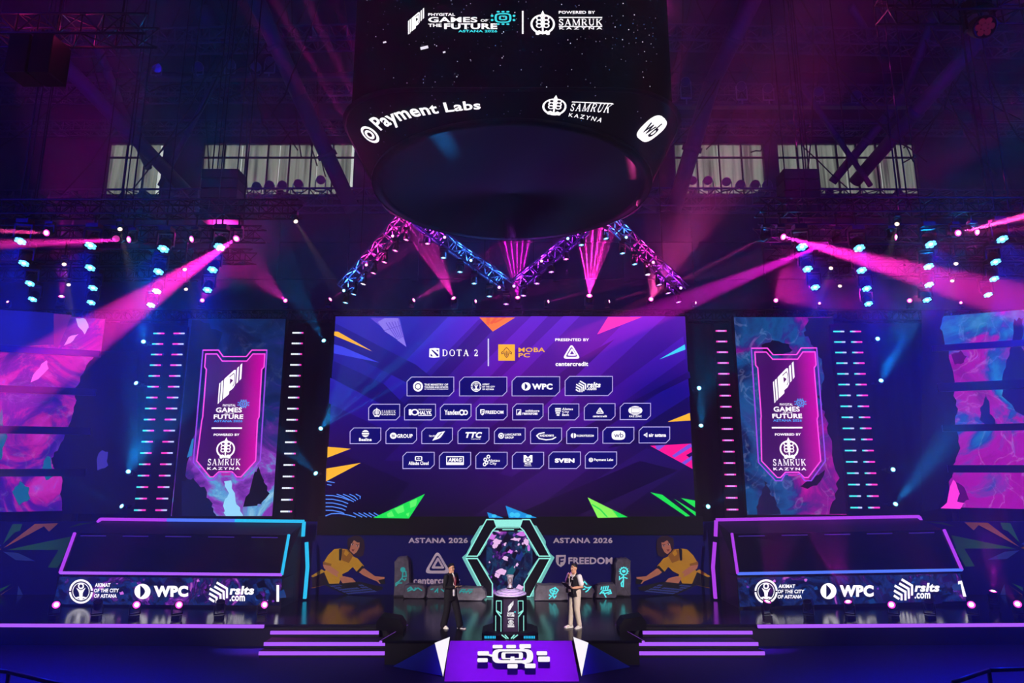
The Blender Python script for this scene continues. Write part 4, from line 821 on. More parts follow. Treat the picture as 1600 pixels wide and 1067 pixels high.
# ---------------------------------------------------------------- player booths
neb_b = nebula('booth_clouds', [(.30, (4, 4, 26)), (.44, (8, 12, 56)), (.52, (20, 54, 130)), (.57, (24, 14, 70)), (.64, (120, 40, 180)), (.70, (230, 120, 230)), (.76, (20, 20, 80)), (1, (30, 120, 190))], 1.1, 2.2, .66, 1.8, None, .05)
tint = M('tinted_glass', (4, 3, 7), .1, 0, .25); boothm = M('booth_black', (12, 12, 22), .5)
def booth(sx):
    if sx < 0:
        fy = lambda x: 22.25 - .45 * (x - 90) / 350
        scr = [(93, 901), (441, 904), (437, 946), (83, 944)]; hood = [(118, 833), (452, 836), (441, 898.5), (95, 895.5)]
        top = [(157, 811), (475, 814.5)]; leg = [(475, 815), (473.5, 838), (479, 847), (480.5, 886), (476, 938)]; tip = (153, 816)
        cols = dict(top=[magl, bluel, cyanl], left=magl, bot=violet, right=cyanl, leg=cyanl)
        names = [(108, 905, 145, 943), (147, 911, 186, 934), (210, 912, 294, 936), (326, 908, 397, 942), (432, 914, 436.5, 940)]
    else:
        fy = lambda x: 21.8 + .45 * (x - 1150) / 350
        scr = [(1152, 903), (1500, 896), (1510, 939), (1156, 948)]; hood = [(1143, 834), (1474, 828), (1502, 891), (1152, 897)]
        top = [(1119, 812), (1436, 807)]; leg = [(1119, 813), (1118, 838), (1117, 847), (1114, 886), (1118, 938)]; tip = (1440, 816)
        cols = dict(top=[magl, magl, magl], left=magl, bot=bluel, right=magl, leg=magl)
        names = [(1179, 905, 1215, 943), (1215, 913, 1257, 935), (1282, 911, 1365, 936), (1396, 903, 1468, 938), (1497, 907, 1510, 932)]
    A = at(*scr[0], fy(scr[0][0])); B = at(*scr[1], fy(scr[1][0])); d = V((B.x - A.x, B.y - A.y, 0)).normalized(); n = V((d.y, -d.x, 0))
    t = thing('player_booth', ((A.x + B.x) / 2, A.y, 0), 'black player booth with dark glass hood and sponsor screen, %s' % SIDE[sx], 'booth', 'player booths')
    P = [on(*c, A, n) for c in scr]; z0 = .04; z1 = (P[0].z + P[1].z) / 2
    bk_ = -n
    m = MB(); c = [P[3].copy(), P[2].copy(), P[1].copy(), P[0].copy()]
    for q in c[:2]: q.z = 0
    for q in c[2:]: q.z = z1
    xa, xb = min(c[0].x, c[3].x), max(c[1].x, c[2].x)
    bl = V((xa, A.y + (xa - A.x) * d.y / d.x, 0)); br = V((xb, A.y + (xb - A.x) * d.y / d.x, 0))
    m.hexa([bl + bk_ * .04, br + bk_ * .04, br + bk_ * 1.5, bl + bk_ * 1.5, bl + bk_ * .04 + V((0, 0, z1)), br + bk_ * .04 + V((0, 0, z1)), br + bk_ * 1.5 + V((0, 0, z1)), bl + bk_ * 1.5 + V((0, 0, z1))], boothm); m.build('counter', t)
    F = Flat(lambda x, y, o: on(x, y, A + n * o, n)); F.k = 1
    F.mb.add([on(*q, A, n) for q in (scr[3], scr[2], scr[1], scr[0])], [(0, 1, 2, 3)], neb_b)
    rn = random.Random(3 + sx)
    for _ in range(46):
        u, v = rn.random(), rn.random(); x = scr[0][0] + 8 + u * 330; y = scr[0][1] + 3 + v * 36 - (u * 5 if sx > 0 else 0); s = rn.choice((2, 3, 4, 5, 8, 12))
        F.poly(jag([(x, y), (x + s, y - s * .5), (x + s * 1.4, y + s * .5), (x + s * .3, y + s * .7)], .8, 2, rn.randint(0, 999)), rn.choice([rock, E('frag_navy', (12, 14, 66), 1), E('frag_sea', (14, 60, 120), .9)]) if s > 5 else rn.choice([E('frag_pink', (214, 110, 226), .9), E('frag_navy', (12, 14, 66), 1), E('frag_blue', (22, 76, 150), .9), E('frag_violet', (110, 50, 180), .9), rock]))
    dark = E('booth_hole', (14, 14, 56), 1); b = names
    F.box(*b[0]); mark_city(F, white, dark, white); F.pop()
    F.box(*b[1]); [F.text(tx, .0 if k else .03, k * .37, w_, k * .37 + .26, white, .035, .1) for k, (tx, w_) in enumerate((('AKIMAT', .66), ('OF THE CITY', 1), ('OF ASTANA', .9)))]; F.pop()
    F.box(*b[2]); F.box(0, 0, .30, 1); mark_eclipse(F, white, dark); F.pop(); F.text('WPC', .36, .12, 1, .86, white, .06); F.pop()
    F.box(*b[3]); F.box(0, 0, .42, 1); mark_chevrons(F, white); F.pop(); F.text('rslts', .46, .22, 1, .62, white, .045, .15); F.text('.com', .46, .66, .80, .92, white, .035); F.pop()
    F.box(*b[4]); F.rect(0, .0, .9, 1, white) if sx < 0 else F.poly([(0, .05), (.45, 0), (1, 1), (.6, 1), (.3, .2), (0, .25)], white); F.pop()
    F.mb.build('sponsor_display', t)
    # sloped dark glass
    H = [at(hood[0][0], hood[0][1], fy(hood[0][0]) + .75), at(hood[1][0], hood[1][1], fy(hood[1][0]) + .75), at(hood[2][0], hood[2][1], fy(hood[2][0]) + .05), at(hood[3][0], hood[3][1], fy(hood[3][0]) + .05)]
    nn = (H[1] - H[0]).cross(H[3] - H[0]).normalized()
    if nn.y > 0: nn = -nn
    m = MB(); m.prism([H[3], H[2], H[1], H[0]], -nn * .05, tint); m.build('hood_glass', t)
    r = .055
    for a, b_, mt, nm in ((H[0], H[3], cols['left'], 'side_tube'), (H[3], H[2], cols['bot'], 'lower_tube'), (H[1], H[2], cols['right'], 'side_tube')):
        m = MB(); m.bar(a + nn * .04, b_ + nn * .04, r * 1.3, r * 1.3, mt, nn); m.build(nm, t)
    # rear portal and roof
    yb = lambda x: fy(x) + 1.35
    T0, T1 = at(*top[0], yb(top[0][0])), at(*top[1], yb(top[1][0]))
    seg = [T0 + (T1 - T0) * k / 3 for k in range(4)]
    for k in range(3):
        m = MB(); m.bar(seg[k], seg[k + 1], .1, .1, cols['top'][k]); m.build('top_tube', t)
    m = MB(); m.bar(at(*tip, yb(tip[0])), T0 if sx < 0 else T1, .09, .09, cols['left']); m.build('top_tube', t)
    L = [at(x, y, yb(x)) for x, y in leg]; L[-1].z = max(L[-1].z, .06)
    m = MB(); m.bar(L[0], L[1], .1, .1, cols['leg'], (0, 1, 0)); m.build('leg_tube', t)
    m = MB(); m.bar(L[2], L[3], .1, .1, cols['leg'], (0, 1, 0)); m.bar(L[3], L[4], .1, .1, cols['leg'], (0, 1, 0)); m.build('leg_tube', t)
    # roof and cheeks
    m = MB(); m.prism([H[0], H[1], T1 + V((0, .06, -.06)), T0 + V((0, .06, -.06))], (0, 0, -.05), M('booth_roof', (16, 16, 52), .5)); m.build('roof_panel', t)
    for q0, q1, q2 in ((H[0], H[3], T0), (H[1], H[2], T1)):
        off = V((.06 if q0 is H[0] else -.06, 0, 0)); base = V((q2.x, q2.y + .05, 0)); m = MB(); m.prism([q1 + off, V((q1.x, q1.y + .1, 0)) + off, base + off, V((q2.x, q2.y + .05, q2.z - .1)) + off, q0 + off], off * .5, boothm); m.build('cheek_panel', t)
    # monitors' light lines just under the roof
    for k in range(5):
        a = H[0] + (H[1] - H[0]) * (k / 5 + .03); b_ = H[0] + (H[1] - H[0]) * (k / 5 + .15); m = MB(); m.bar(a + nn * .05 + V((0, 0, -.1)), b_ + nn * .05 + V((0, 0, -.1)), .025, .03, E('dim_line', (60, 34, 140), .8)); m.build('visor_line', t)
booth(-1); booth(1)

# ---------------------------------------------------------------- hexagon arch with its own screen
YA = 23.55
mint = E('mint_glow', (150, 240, 226), 1.0); mint2 = E('mint_pale', (120, 206, 200), .8); archk = M('arch_black', (5, 6, 11), .5, 0, .08)
ar = thing('hexagon_arch', (0, YA, 0), 'black hexagonal arch edged in mint light, framing a blue and pink screen', 'arch')
A = lambda x, y, dy=0.0: at(x, y, YA + dy)
def cr(x, y): return (650 + .2595 * x, 790 + .2595 * y)
lefts = {'upper': [cr(425, 84), cr(470, 84), cr(486, 128), cr(462, 150), cr(370, 304), cr(305, 304)], 'lower': [cr(303, 318), cr(370, 318), cr(460, 470), cr(460, 548), cr(425, 548)]}
mir = lambda pts: [(1588.3 - x, y) for x, y in pts]
AX = 794.15
for f in (lambda p: p, mir):
    for nm, pts in lefts.items():
        q = f([tuple(p) for p in pts])
        m = MB(); m.prism([A(*p) for p in q], (0, .34, 0), archk); m.build('hexagon_limb', ar)
        F = Flat(plane_y(YA - .004)); F.line(q, 1.9, mint, True); F.mb.build('edge_light', ar)
# pale outer wings standing behind the limbs
for f in (lambda p: p, mir):
    for q in ([cr(277, 312), cr(302, 290), cr(330, 236), cr(330, 214), cr(385, 122), cr(400, 118), cr(425, 84), cr(418, 98), cr(305, 306), cr(305, 318), cr(372, 432), cr(395, 482), cr(368, 484), cr(350, 452)], [cr(372, 300), cr(384, 300), cr(428, 226), cr(428, 200), cr(462, 152), cr(455, 150)], [cr(372, 320), cr(384, 330), cr(440, 415), cr(428, 420)], [cr(395, 470), cr(425, 548), cr(402, 548), cr(385, 490)]):
        q = f(q); m = MB(); m.prism([A(*p, .14) for p in q], (0, .12, 0), M('wing_grey', (150, 190, 190), .5), mint2); m.build('wing', ar)
m = MB(); m.prism([A(*cr(*p), .02) for p in ((470, 84), (640, 84), (626, 128), (486, 128))], (0, .3, 0), archk, mint); m.build('top_panel', ar)
m = MB(); m.prism([A(*cr(*p), .05) for p in ((488, 134), (622, 134), (610, 156), (500, 156))], (0, .22, 0), archk); m.build('keystone', ar)
F = Flat(plane_y(YA + .045)); F.rect(*cr(520, 141), *cr(590, 147), mint); F.line([cr(488, 133), cr(622, 133)], 1.2, mint); F.line([cr(455, 152), cr(498, 152)], 1.3, mint); F.line([cr(612, 152), cr(650, 152)], 1.3, mint); F.mb.build('edge_light', ar)
neb_a = nebula('arch_clouds', [(.30, (4, 6, 26)), (.42, (8, 16, 60)), (.50, (14, 60, 100)), (.54, (8, 12, 54)), (.60, (40, 18, 90)), (.66, (150, 60, 180)), (.72, (250, 180, 240)), (.80, (30, 20, 90)), (1, (20, 60, 140))], .95, 6.4, .95, 1.6, (1.6, 2.4, .10), .04)
m = MB(); p = [A(760, 829, .3), A(832, 829, .3), A(832, 932, .3), A(760, 932, .3)]; m.prism(p[::-1], (0, .08, 0), black, neb_a); m.build('screen_panel', ar)
F = Flat(plane_y(YA + .296)); rn = random.Random(11)
fr = [E('frag_a', (240, 190, 240), .95), E('frag_b', (14, 14, 56), 1), E('frag_c', (18, 90, 110), .9), E('frag_d', (120, 60, 180), .9), E('frag_e', (26, 50, 130), .9), E('frag_f', (8, 8, 30), 1)]
for _ in range(60):
    x, y, s = rn.uniform(763, 824), rn.uniform(833, 918), rn.choice((2, 3, 4, 5, 8, 11)); F.poly(jag([(x, y), (x + s * .6, y - s * .6), (x + s, y), (x + s * .5, y + s), (x - s * .2, y + s * .6)], .6, 2, rn.randint(0, 9999)), fr[rn.choice((1, 1, 2, 4, 5, 5, 5))] if s > 4 else fr[rn.choice((0, 0, 3))] if y < 850 or rn.random() < .35 else fr[2])
for k, (x, y, w_, h_) in enumerate(((768, 838, 7, 5), (776, 846, 6, 5), (772, 853, 4, 4), (815, 834, 9, 4), (822, 846, 5, 6), (806, 842, 8, 2.5), (826, 856, 3, 6), (783, 893, 8, 5), (777, 899, 5, 4), (797, 862, 4, 3), (790, 872, 5, 4), (812, 918, 6, 5), (823, 912, 4, 6))):
    F.poly(jag([(x - w_, y), (x - w_ * .3, y - h_), (x + w_, y - h_ * .4), (x + w_ * .6, y + h_), (x - w_ * .5, y + h_ * .7)], 1.1, 3, 50 + k), fr[0] if k % 3 else E('frag_hot', (214, 120, 232), .95))
F.mb.build('screen_picture', ar)

# ---------------------------------------------------------------- trophy plinth
YP = 18.75
pd = thing('trophy_plinth', (0, YP, 0), 'black octagonal plinth with mint light lines and white tiered top', 'plinth')
cx = at(797, 960, YP).x; px2m = (at(807, 960, YP).x - at(797, 960, YP).x) / 10
def octo(hx, hy, ch, z): return [V((cx + a, YP + b, z)) for a, b in ((-hx + ch, -hy), (hx - ch, -hy), (hx, -hy + ch), (hx, hy - ch), (hx - ch, hy), (-hx + ch, hy), (-hx, hy - ch), (-hx, -hy + ch))]
ztop = at(797, 933, YP - .45).z
hx = 26 * px2m
m = MB(); m.loft([octo(hx, .46, .26, .1), octo(hx, .46, .26, ztop)], archk, True, False); m.build('pillar', pd)
m = MB(); m.loft([octo(43 * px2m, .62, .24, 0), octo(43 * px2m, .62, .24, .09), octo(36 * px2m, .6, .24, .14)], archk, True, False); m.build('foot', pd)
YPf = YP - .47
F = Flat(plane_y(YPf)); pt = lambda x, y: (650 + .2595 * x, 790 + .2595 * y)
F.poly([pt(527, 562), pt(612, 562), pt(618, 760), pt(525, 760)], M('plinth_panel', (52, 46, 56), .35, 0, .5))
F.box(*pt(554, 572), *pt(588, 640)); mark_bird(F, white, archk); F.pop(); F.text('GAMES', *pt(549, 642), *pt(590, 651), white, .04); F.text('FUTURE', *pt(549, 654), *pt(592, 668), white, .04); F.ell(*pt(596, 640), 1.3, 1.3, cyan_t, 8); F.rect(*pt(552, 680), *pt(590, 683), white)
F.box(*pt(555, 686), *pt(588, 712)); mark_tree(F, white, archk); F.pop(); F.text('SAMRUK', *pt(552, 714), *pt(592, 723), white, .03); F.rect(*pt(552, 726), *pt(592, 731), white); F.mb.build('front_panel', pd)
F = Flat(lambda x, y, o: at(x, y, YP - .55 - o))
for f in (lambda x: x, lambda x: 2 * 796.4 - x):
    for q in ([(484, 572), (514, 572), (514, 648), (484, 630), (484, 572)], [(484, 632), (512, 668), (512, 756)], [(480, 660), (480, 752)]):
        m = MB(); pts = [at(f(650 + .2595 * x), 790 + .2595 * y, YP - (.42 if x > 505 else .30)) for x, y in q]
        for a, b in zip(pts, pts[1:]): m.bar(a + V((0, -.03, 0)), b + V((0, -.03, 0)), .028, .02, mint)
        m.build('edge_light', pd)
    m = MB(); zb = -0.0
    for k in range(7):
        x = f(650 + .2595 * (416 + 10 * k)); p0 = at(x, 790 + .2595 * 770, YP - .63); p1 = at(x, 790 + .2595 * 796, YP - .63); p0.z = .08; p1.z = .02; m.bar(p0, p1, .03, .02, cyanl, (0, 1, 0))
    m.build('vent_light', pd)
    m = MB(); a, b = at(f(650 + .2595 * 515), 790 + .2595 * 772, YP - .63), at(f(650 + .2595 * 545), 790 + .2595 * 802, YP - .65); a.z, b.z = .11, .02; m.bar(a, b, .03, .02, mint); m.bar(a + V((.09 if a.x < cx else -.09, 0, 0)), b + V((.05 if a.x < cx else -.05, 0, 0)), .03, .02, mint); m.build('edge_light', pd)
tier = M('tier_white', (236, 240, 244), .4)
m = MB(); z = ztop
for hw, h in ((25.5, .035), (21.5, .04), (15, .04), (9, .03)):
    r_ = hw * px2m; m.lathe([(0.001, 0), (r_, 0), (r_, h * .8), (r_ - .012, h), (0.001, h)], tier, 32, Matrix.Translation((cx, YP, z))); z += h
m.build('tiered_top', pd)
spot('plinth_fill', (1.5, -5, 11), V((cx, YP, 1.0)) - V((1.5, -5, 11)), (255, 244, 240), 26000, 5.5, .6, .15)  # added unseen spot that brightens the trophy and plinth front
zt = at(797, 898.5, YP).z
tr = thing('trophy_cup', (cx, YP, z), 'slender silver trophy cup standing on the white tiers of the plinth', 'trophy')
silver = M('silver', (232, 222, 226), .38, .25, .6); gold = M('trophy_gold', (200, 160, 120), .3, .9)
h = zt - z
m = MB(); m.lathe([(.001, 0), (.085, 0), (.085, .02), (.066, .05), (.058, h * .3), (.068, h * .55), (.094, h * .9), (.105, h), (.092, h), (.078, h * .9), (.001, h * .62)], silver, 20, Matrix.Translation((cx, YP, z))); m.build('cup', tr)
m = MB(); m.lathe([(.001, 0), (.10, 0), (.10, .025), (.09, .03), (.001, .03)], black, 20, Matrix.Translation((cx, YP, z + .0))); m.build('base_ring', tr)
m = MB()
for s_ in (-1, 1):
    pts = [V((cx + s_ * .05, YP - .035, z + h * .25)), V((cx + s_ * .015, YP - .068, z + h * .45)), V((cx + s_ * .04, YP - .07, z + h * .65)), V((cx + s_ * .015, YP - .094, z + h * .85))]; m.path(pts, .012, gold, 6)
m.build('emblem', tr)

# ---------------------------------------------------------------- sloped front panel with chip ornament
A0 = V((0, 17.96, -.015)); A1 = V((0, 16.75, FZ + .01)); sl = (A1 - A0).normalized(); nr = V((0, sl.z, -sl.y)); nr = nr if nr.z > 0 else -nr
rp = thing('sloped_front_panel', (0, 17.4, FZ), 'violet sloped panel with raised chip ornament and white triangles at the stage front', 'panel')
vp = M('panel_violet', (140, 40, 210), .5, 0, .3)
tlp, trp = on(702, 1001, A0, nr), on(893, 1001, A0, nr); blp_, brp = on(694, 1064.5, A0, nr), on(905, 1064.5, A0, nr)
for p, zz in ((tlp, A0.z), (trp, A0.z)): pass
m = MB(); f = [V((q.x, q.y, FZ)) for q in (tlp, trp, brp, blp_)]
m.add([blp_, brp, trp, tlp], [(0, 1, 2, 3)], vp); q = [tlp, trp, brp, blp_]
for i in range(4): m.add([q[i], q[(i + 1) % 4], f[(i + 1) % 4], f[i]], [(0, 1, 2, 3)], black)
m.build('slope', rp)
lp = bpy.data.lights.new('panel_fill', 'SPOT'); lp.energy = 6500; lp.color = lin3((205, 66, 255)); lp.spot_size = R(24); lp.shadow_soft_size = .1; lp.spot_blend = .8  # added unseen spot that brightens the violet slope
o = bpy.data.objects.new('panel_fill', lp); col.objects.link(o); o.location = (0, 12.5, 9.5); o.rotation_mode = 'QUATERNION'; o.rotation_quaternion = (V((0, 17.3, -.3)) - V(o.location)).to_track_quat('-Z', 'Y')
ow = E('ornament_white', (250, 244, 255), 1.0); os_ = M('ornament_side', (120, 70, 200), .5)
H_ = .19
def ramp_pt(x, y, hgt): return on(650 + .2595 * x, 790 + .2595 * y, A0 + nr * hgt, nr)
def raised(out, hole=None, name='ornament_block'):
    m = MB(); n_ = len(out); b = [ramp_pt(x, y, H_) for x, y in out]; g = [p - nr * (H_ - .002) for p in b]
    if hole is None: m.add(b, [tuple(range(n_))], ow)
    else:
        k = len(hole); hb = [ramp_pt(x, y, H_) for x, y in hole]; hg = [p - nr * (H_ - .002) for p in hb]
        m.add(b + hb, [(i, (i + 1) % n_, n_ + (i + 1) % n_, n_ + i) for i in range(n_)], ow)
        m.add(hb + hg, [(i, (i + 1) % k, k + (i + 1) % k, k + i) for i in range(k)], os_)
    m.add(b + g, [(i, (i + 1) % n_, n_ + (i + 1) % n_, n_ + i) for i in range(n_)], os_); return m.build(name, rp)
rr = lambda x0, y0, x1, y1, r: fillet([(x0, y0), (x1, y0), (x1, y1), (x0, y1)], r)
raised(rr(458, 864, 706, 948, 42), rr(493, 877, 668, 930, 24), 'ornament_ring'); raised(rr(514, 882, 644, 924, 14), rr(538, 889, 620, 917, 6), 'ornament_ring')
for b in ((461, 838, 522, 859), (543, 838, 602, 859), (622, 833, 692, 858), (371, 876, 440, 902), (369, 918, 432, 942), (726, 876, 790, 900), (735, 908, 806, 940), (550, 953, 612, 979), (655, 950, 720, 978)):
    raised(rr(*b, 7))
raised([(430, 893), (460, 896), (456, 910), (432, 902)]); raised([(570, 908), (592, 908), (596, 936), (566, 936)]); raised([(625, 930), (668, 944), (660, 956), (612, 940)])
raised([(630, 856), (662, 856), (640, 868), (620, 866)])
for sx, tp in ((-1, [(113, 826), (204, 790), (163, 1030)]), (1, [(1038, 825), (947, 790), (997, 1028)])):
    P0 = at(*pt(*tp[1]), 17.9); P1 = at(*pt(*tp[0]), 17.75); P2 = ground(*pt(*tp[2]), FZ + .02)
    m = MB(); m.add([P0, P1, P2], [(0, 1, 2)], ow); bk2 = V((0, .04, -.01)); m.prism([P0 + bk2, P1 + bk2, P2 + bk2 * .5], V((-sx * .02, .05, 0)), black); m.build('triangle_light', rp)
    Q0 = P1 + V((0, .02, -.02)); Q1 = P2 + V((0, .04, 0)); Q2 = ground(*pt(*((1290 if sx > 0 else -140), 972 if sx > 0 else 968)), FZ + .01); Q3 = V((Q0.x, 17.95, FZ))
    m = MB(); m.add([Q0, Q2, Q1], [(0, 1, 2)], M('facet_blue', (24, 44, 170), .5, 0, .3)); m.add([Q0, V((Q2.x, 17.98, FZ)), Q2], [(0, 1, 2)], M('facet_blue', (24, 44, 170), .5)); m.build('side_facet', rp)

# ---------------------------------------------------------------- carved stones with glowing signs
stone = M('stone_grey', (104, 100, 112), .85, 0, .2, .5, 6, .35); glyph = E('glyph_cyan', (84, 226, 230), 1.1); glyph_d = E('glyph_teal', (46, 150, 150), .85)
def carved(pts, Y, dep, label, glyphs, seed, gm, mn):
    rn = random.Random(seed); xs = [p[0] for p in pts]; c = at(sum(xs) / len(xs), max(p[1] for p in pts), Y)
    t = thing('carved_stone', (c.x, Y, 0), label, 'stone', 'carved stones along the rear of the stage')
    P = jag(list(pts) + [pts[0]], .7, 4, seed)[:-1]; w3 = [at(x, y, Y) for x, y in P]; zmin = min(q.z for q in w3)
    for q in w3: q.z -= zmin
    ctr = sum(w3, V()) / len(w3); n = len(w3); rings = [[q + V((0, dep * .9 + rn.uniform(-.03, .03), 0)) for q in w3], [ctr + (q - ctr) * 1.0 + V((0, dep * .5 + rn.uniform(-.04, .04), 0)) for q in w3], [q + V((0, .07, 0)) for q in w3], [ctr + (q - ctr) * .93 + V((0, rn.uniform(-.006, .006), 0)) for q in w3]]
    for r_ in rings:
        for q in r_: q.z = max(0.0, q.z)
    m = MB(); m.loft(rings, stone, True, False); m.build('block', t)
    F = Flat(lambda x, y, o: at(x, y, Y - .01 - o) - V((0, 0, zmin)))
    for g in glyphs:
        if g[0] == 'l': F.line(g[1], g[2] if len(g) > 2 else 1.3, gm)
        elif g[0] == 'c': F.ring(g[1], g[2], g[3], 1.8, gm, None, 16)
        else: F.ell(g[1], g[2], g[3], g[4], gm, 16)
    F.mb.build(mn, t)
q2 = lambda x, y: (400 + .2595 * x, 790 + .2595 * y); q4 = lambda x, y: (900 + .2595 * x, 790 + .2595 * y); q3 = lambda x, y: (650 + .2595 * x, 790 + .2595 * y)
ln = lambda q, pts, w_=1.9: ('l', [q(*p) for p in pts], w_)
Yt = 23.7
carved([q2(828, 552), q2(832, 345), q2(850, 318), q2(905, 312), q2(922, 335), q2(924, 480), q2(920, 552)], Yt, .36, 'tall upright carved stone with a sun-headed rider sign, beside the yellow-jacketed print', [('e', *q2(884, 390), 4, 4), ('c', *q2(884, 390), 3.2), ln(q2, [(884, 405), (880, 440), (862, 460), (842, 472), (842, 490)]), ln(q2, [(880, 430), (905, 430), (902, 405)]), ln(q2, [(880, 445), (895, 455), (905, 440)]), ln(q2, [(840, 488), (858, 470), (880, 470)]), ln(q2, [(892, 400), (906, 402)])], 1, glyph_d, 'glowing_sign')
carved([q2(884, 550), q2(890, 485), q2(905, 476), q2(1005, 480), q2(1022, 500), q2(1020, 540), q2(1012, 558), q2(890, 556)], 23.4, .4, 'low carved stone with a faint branching sign, next to the tall rider stone', [ln(q2, [(910, 505), (930, 490), (950, 510), (975, 495), (1000, 512)]), ln(q2, [(912, 515), (940, 505)]), ln(q2, [(935, 488), (928, 510)]), ln(q2, [(960, 492), (955, 512)])], 2, glyph_d, 'glowing_sign')
carved([q3(62, 548), q3(70, 498), q3(85, 480), q3(150, 478), q3(228, 500), q3(226, 556), q3(70, 556)], 23.4, .4, 'low carved stone partly hidden behind the black-suited presenter', [ln(q3, [(88, 505), (105, 498)]), ln(q3, [(112, 520), (130, 500), (130, 522)]), ln(q3, [(150, 500), (170, 516)])], 3, glyph_d, 'glowing_sign')
carved([q3(215, 556), q3(222, 490), q3(240, 476), q3(400, 480), q3(420, 500), q3(424, 540), q3(400, 558)], 23.0, .42, 'long low carved stone with teal rune signs, beside the hexagon arch', [ln(q3, [(262, 512), (275, 490), (300, 490)]), ln(q3, [(285, 512), (294, 495)]), ln(q3, [(300, 512), (318, 490), (345, 490)]), ln(q3, [(322, 515), (330, 498)]), ln(q3, [(262, 500), (340, 503)])], 4, glyph_d, 'glowing_sign')
carved([q3(710, 552), q3(716, 478), q3(730, 456), q3(890, 460), q3(915, 480), q3(915, 548), q3(880, 552)], 23.0, .42, 'broad low carved stone with a bright diamond sign, next to the hexagon arch', [ln(q3, [(805, 488), (838, 472), (856, 488), (842, 510), (812, 505), (805, 488)]), ln(q3, [(815, 490), (842, 498)]), ln(q3, [(838, 474), (824, 520)]), ln(q3, [(800, 515), (815, 525), (800, 540)]), ln(q3, [(818, 512), (832, 535), (845, 520)])], 5, glyph, 'glowing_sign')
carved([q3(968, 535), q3(985, 450), q3(1010, 440), q3(1080, 508), q3(1062, 552), q3(1000, 548)], 23.45, .4, 'tilted carved stone with a bird sign, partly behind the beige-trousered presenter', [ln(q3, [(992, 470), (1015, 452), (1030, 470)]), ln(q3, [(1010, 478), (1030, 490), (1050, 485), (1035, 505), (1020, 515)]), ln(q3, [(1005, 500), (1020, 495)])], 6, glyph, 'glowing_sign')
carved([q4(120, 550), q4(124, 485), q4(138, 466), q4(232, 464), q4(248, 490), q4(246, 540), q4(235, 552)], 23.4, .4, 'squat carved stone with a bright antlered sign, next to the tall dancer stone', [ln(q4, [(142, 525), (160, 505), (205, 500), (212, 520), (190, 525)]), *[ln(q4, [(150 + 13 * k, 500 - k), (156 + 13 * k, 480 - k * 2)]) for k in range(4)], ln(q4, [(165, 512), (175, 535), (182, 545)]), ln(q4, [(150, 515), (175, 522), (205, 510)])], 7, glyph, 'glowing_sign')
carved([q4(236, 548), q4(234, 350), q4(250, 322), q4(310, 316), q4(330, 335), q4(334, 540), q4(325, 548)], Yt, .36, 'tall upright carved stone with a bright dancing figure sign', [('c', *q4(288, 396), 5.6), ('e', *q4(288, 396), 3, 2.4), *[('l', [(q4(288, 396)[0] + 6.3 * math.cos(a), q4(288, 396)[1] + 6 * math.sin(a)), (q4(288, 396)[0] + 8 * math.cos(a), q4(288, 396)[1] + 7.4 * math.sin(a))], 1.2) for a in [i * .52 for i in range(12)]], ln(q4, [(284, 418), (286, 450), (272, 468), (276, 490)], 2), ln(q4, [(286, 450), (284, 492)], 2), ln(q4, [(262, 425), (262, 445), (284, 430), (310, 440)], 1.8)], 8, glyph, 'glowing_sign')

# ---------------------------------------------------------------- stage monitors (wedges)
for sx, px in ((-1, 610), (1, 988)):
    p = ground(px, 984, 0); t = thing('monitor_wedge', (p.x, p.y, 0), 'black wedge monitor speaker beside the steps, %s' % SIDE[sx], 'speaker', 'wedge monitors')
    ex = V((sx * .95, .3, 0)).normalized() * -1; ey = V((-ex.y, ex.x, 0)); o = V((p.x, p.y + .15, 0)); w_ = .38; prof = [(-.42, 0), (.42, 0), (.42, .14), (.28, .32), (-.30, .36), (-.42, .2)]
    m = MB(); m.prism([o + ex * a + V((0, -.28, b)) for a, b in prof], V((0, .56, 0)), M('speaker_black', (7, 7, 11), .6, 0, .15)); m.build('cabinet', t, .012)
    a0, a1 = o + ex * .42 + V((0, 0, .14)), o + ex * .28 + V((0, 0, .32)); m = MB(); dd = (a1 - a0) * .04; m.hexa([a0 + V((0, -.25, 0)) + ex * .004, a0 + V((0, .25, 0)) + ex * .004, a0 + V((0, .25, 0)) + ex * .012, a0 + V((0, -.25, 0)) + ex * .012, a1 + V((0, -.25, 0)) + ex * .004, a1 + V((0, .25, 0)) + ex * .004, a1 + V((0, .25, 0)) + ex * .012, a1 + V((0, -.25, 0)) + ex * .012], M('grille', (6, 6, 8), .8)); m.build('front_grille', t)
# ---------------------------------------------------------------- spectator handrails near the camera
for sx, pts, mt, lb in ((1, [(1490, 1066), (1545, 1047), (1640, 1044)], M('rail_black', (8, 8, 12), .5), 'thin black spectator handrail at the very front, opposite the dark red one'), (-1, [(-30, 1045), (14, 1050), (105, 1072)], M('rail_red', (60, 10, 14), .5), 'thin dark red spectator handrail at the very front')):
    P = [at(x, y, Yd) for (x, y), Yd in zip(pts, (9.5, 10, 10.2) if sx > 0 else (10.2, 10, 9.5))]; t = thing('handrail', (P[1].x, P[1].y, FZ), lb, 'handrail')
    m = MB(); m.path(P, .03, mt, 8); m.build('top_rail', t)
    for q in P: m = MB(); m.tube((q.x, q.y, FZ), q, .028, mt, 8); m.build('post', t)
    m = MB(); m.path([V((q.x, q.y, (q.z + FZ) / 2)) for q in P], .018, mt, 6); m.build('mid_rail', t)
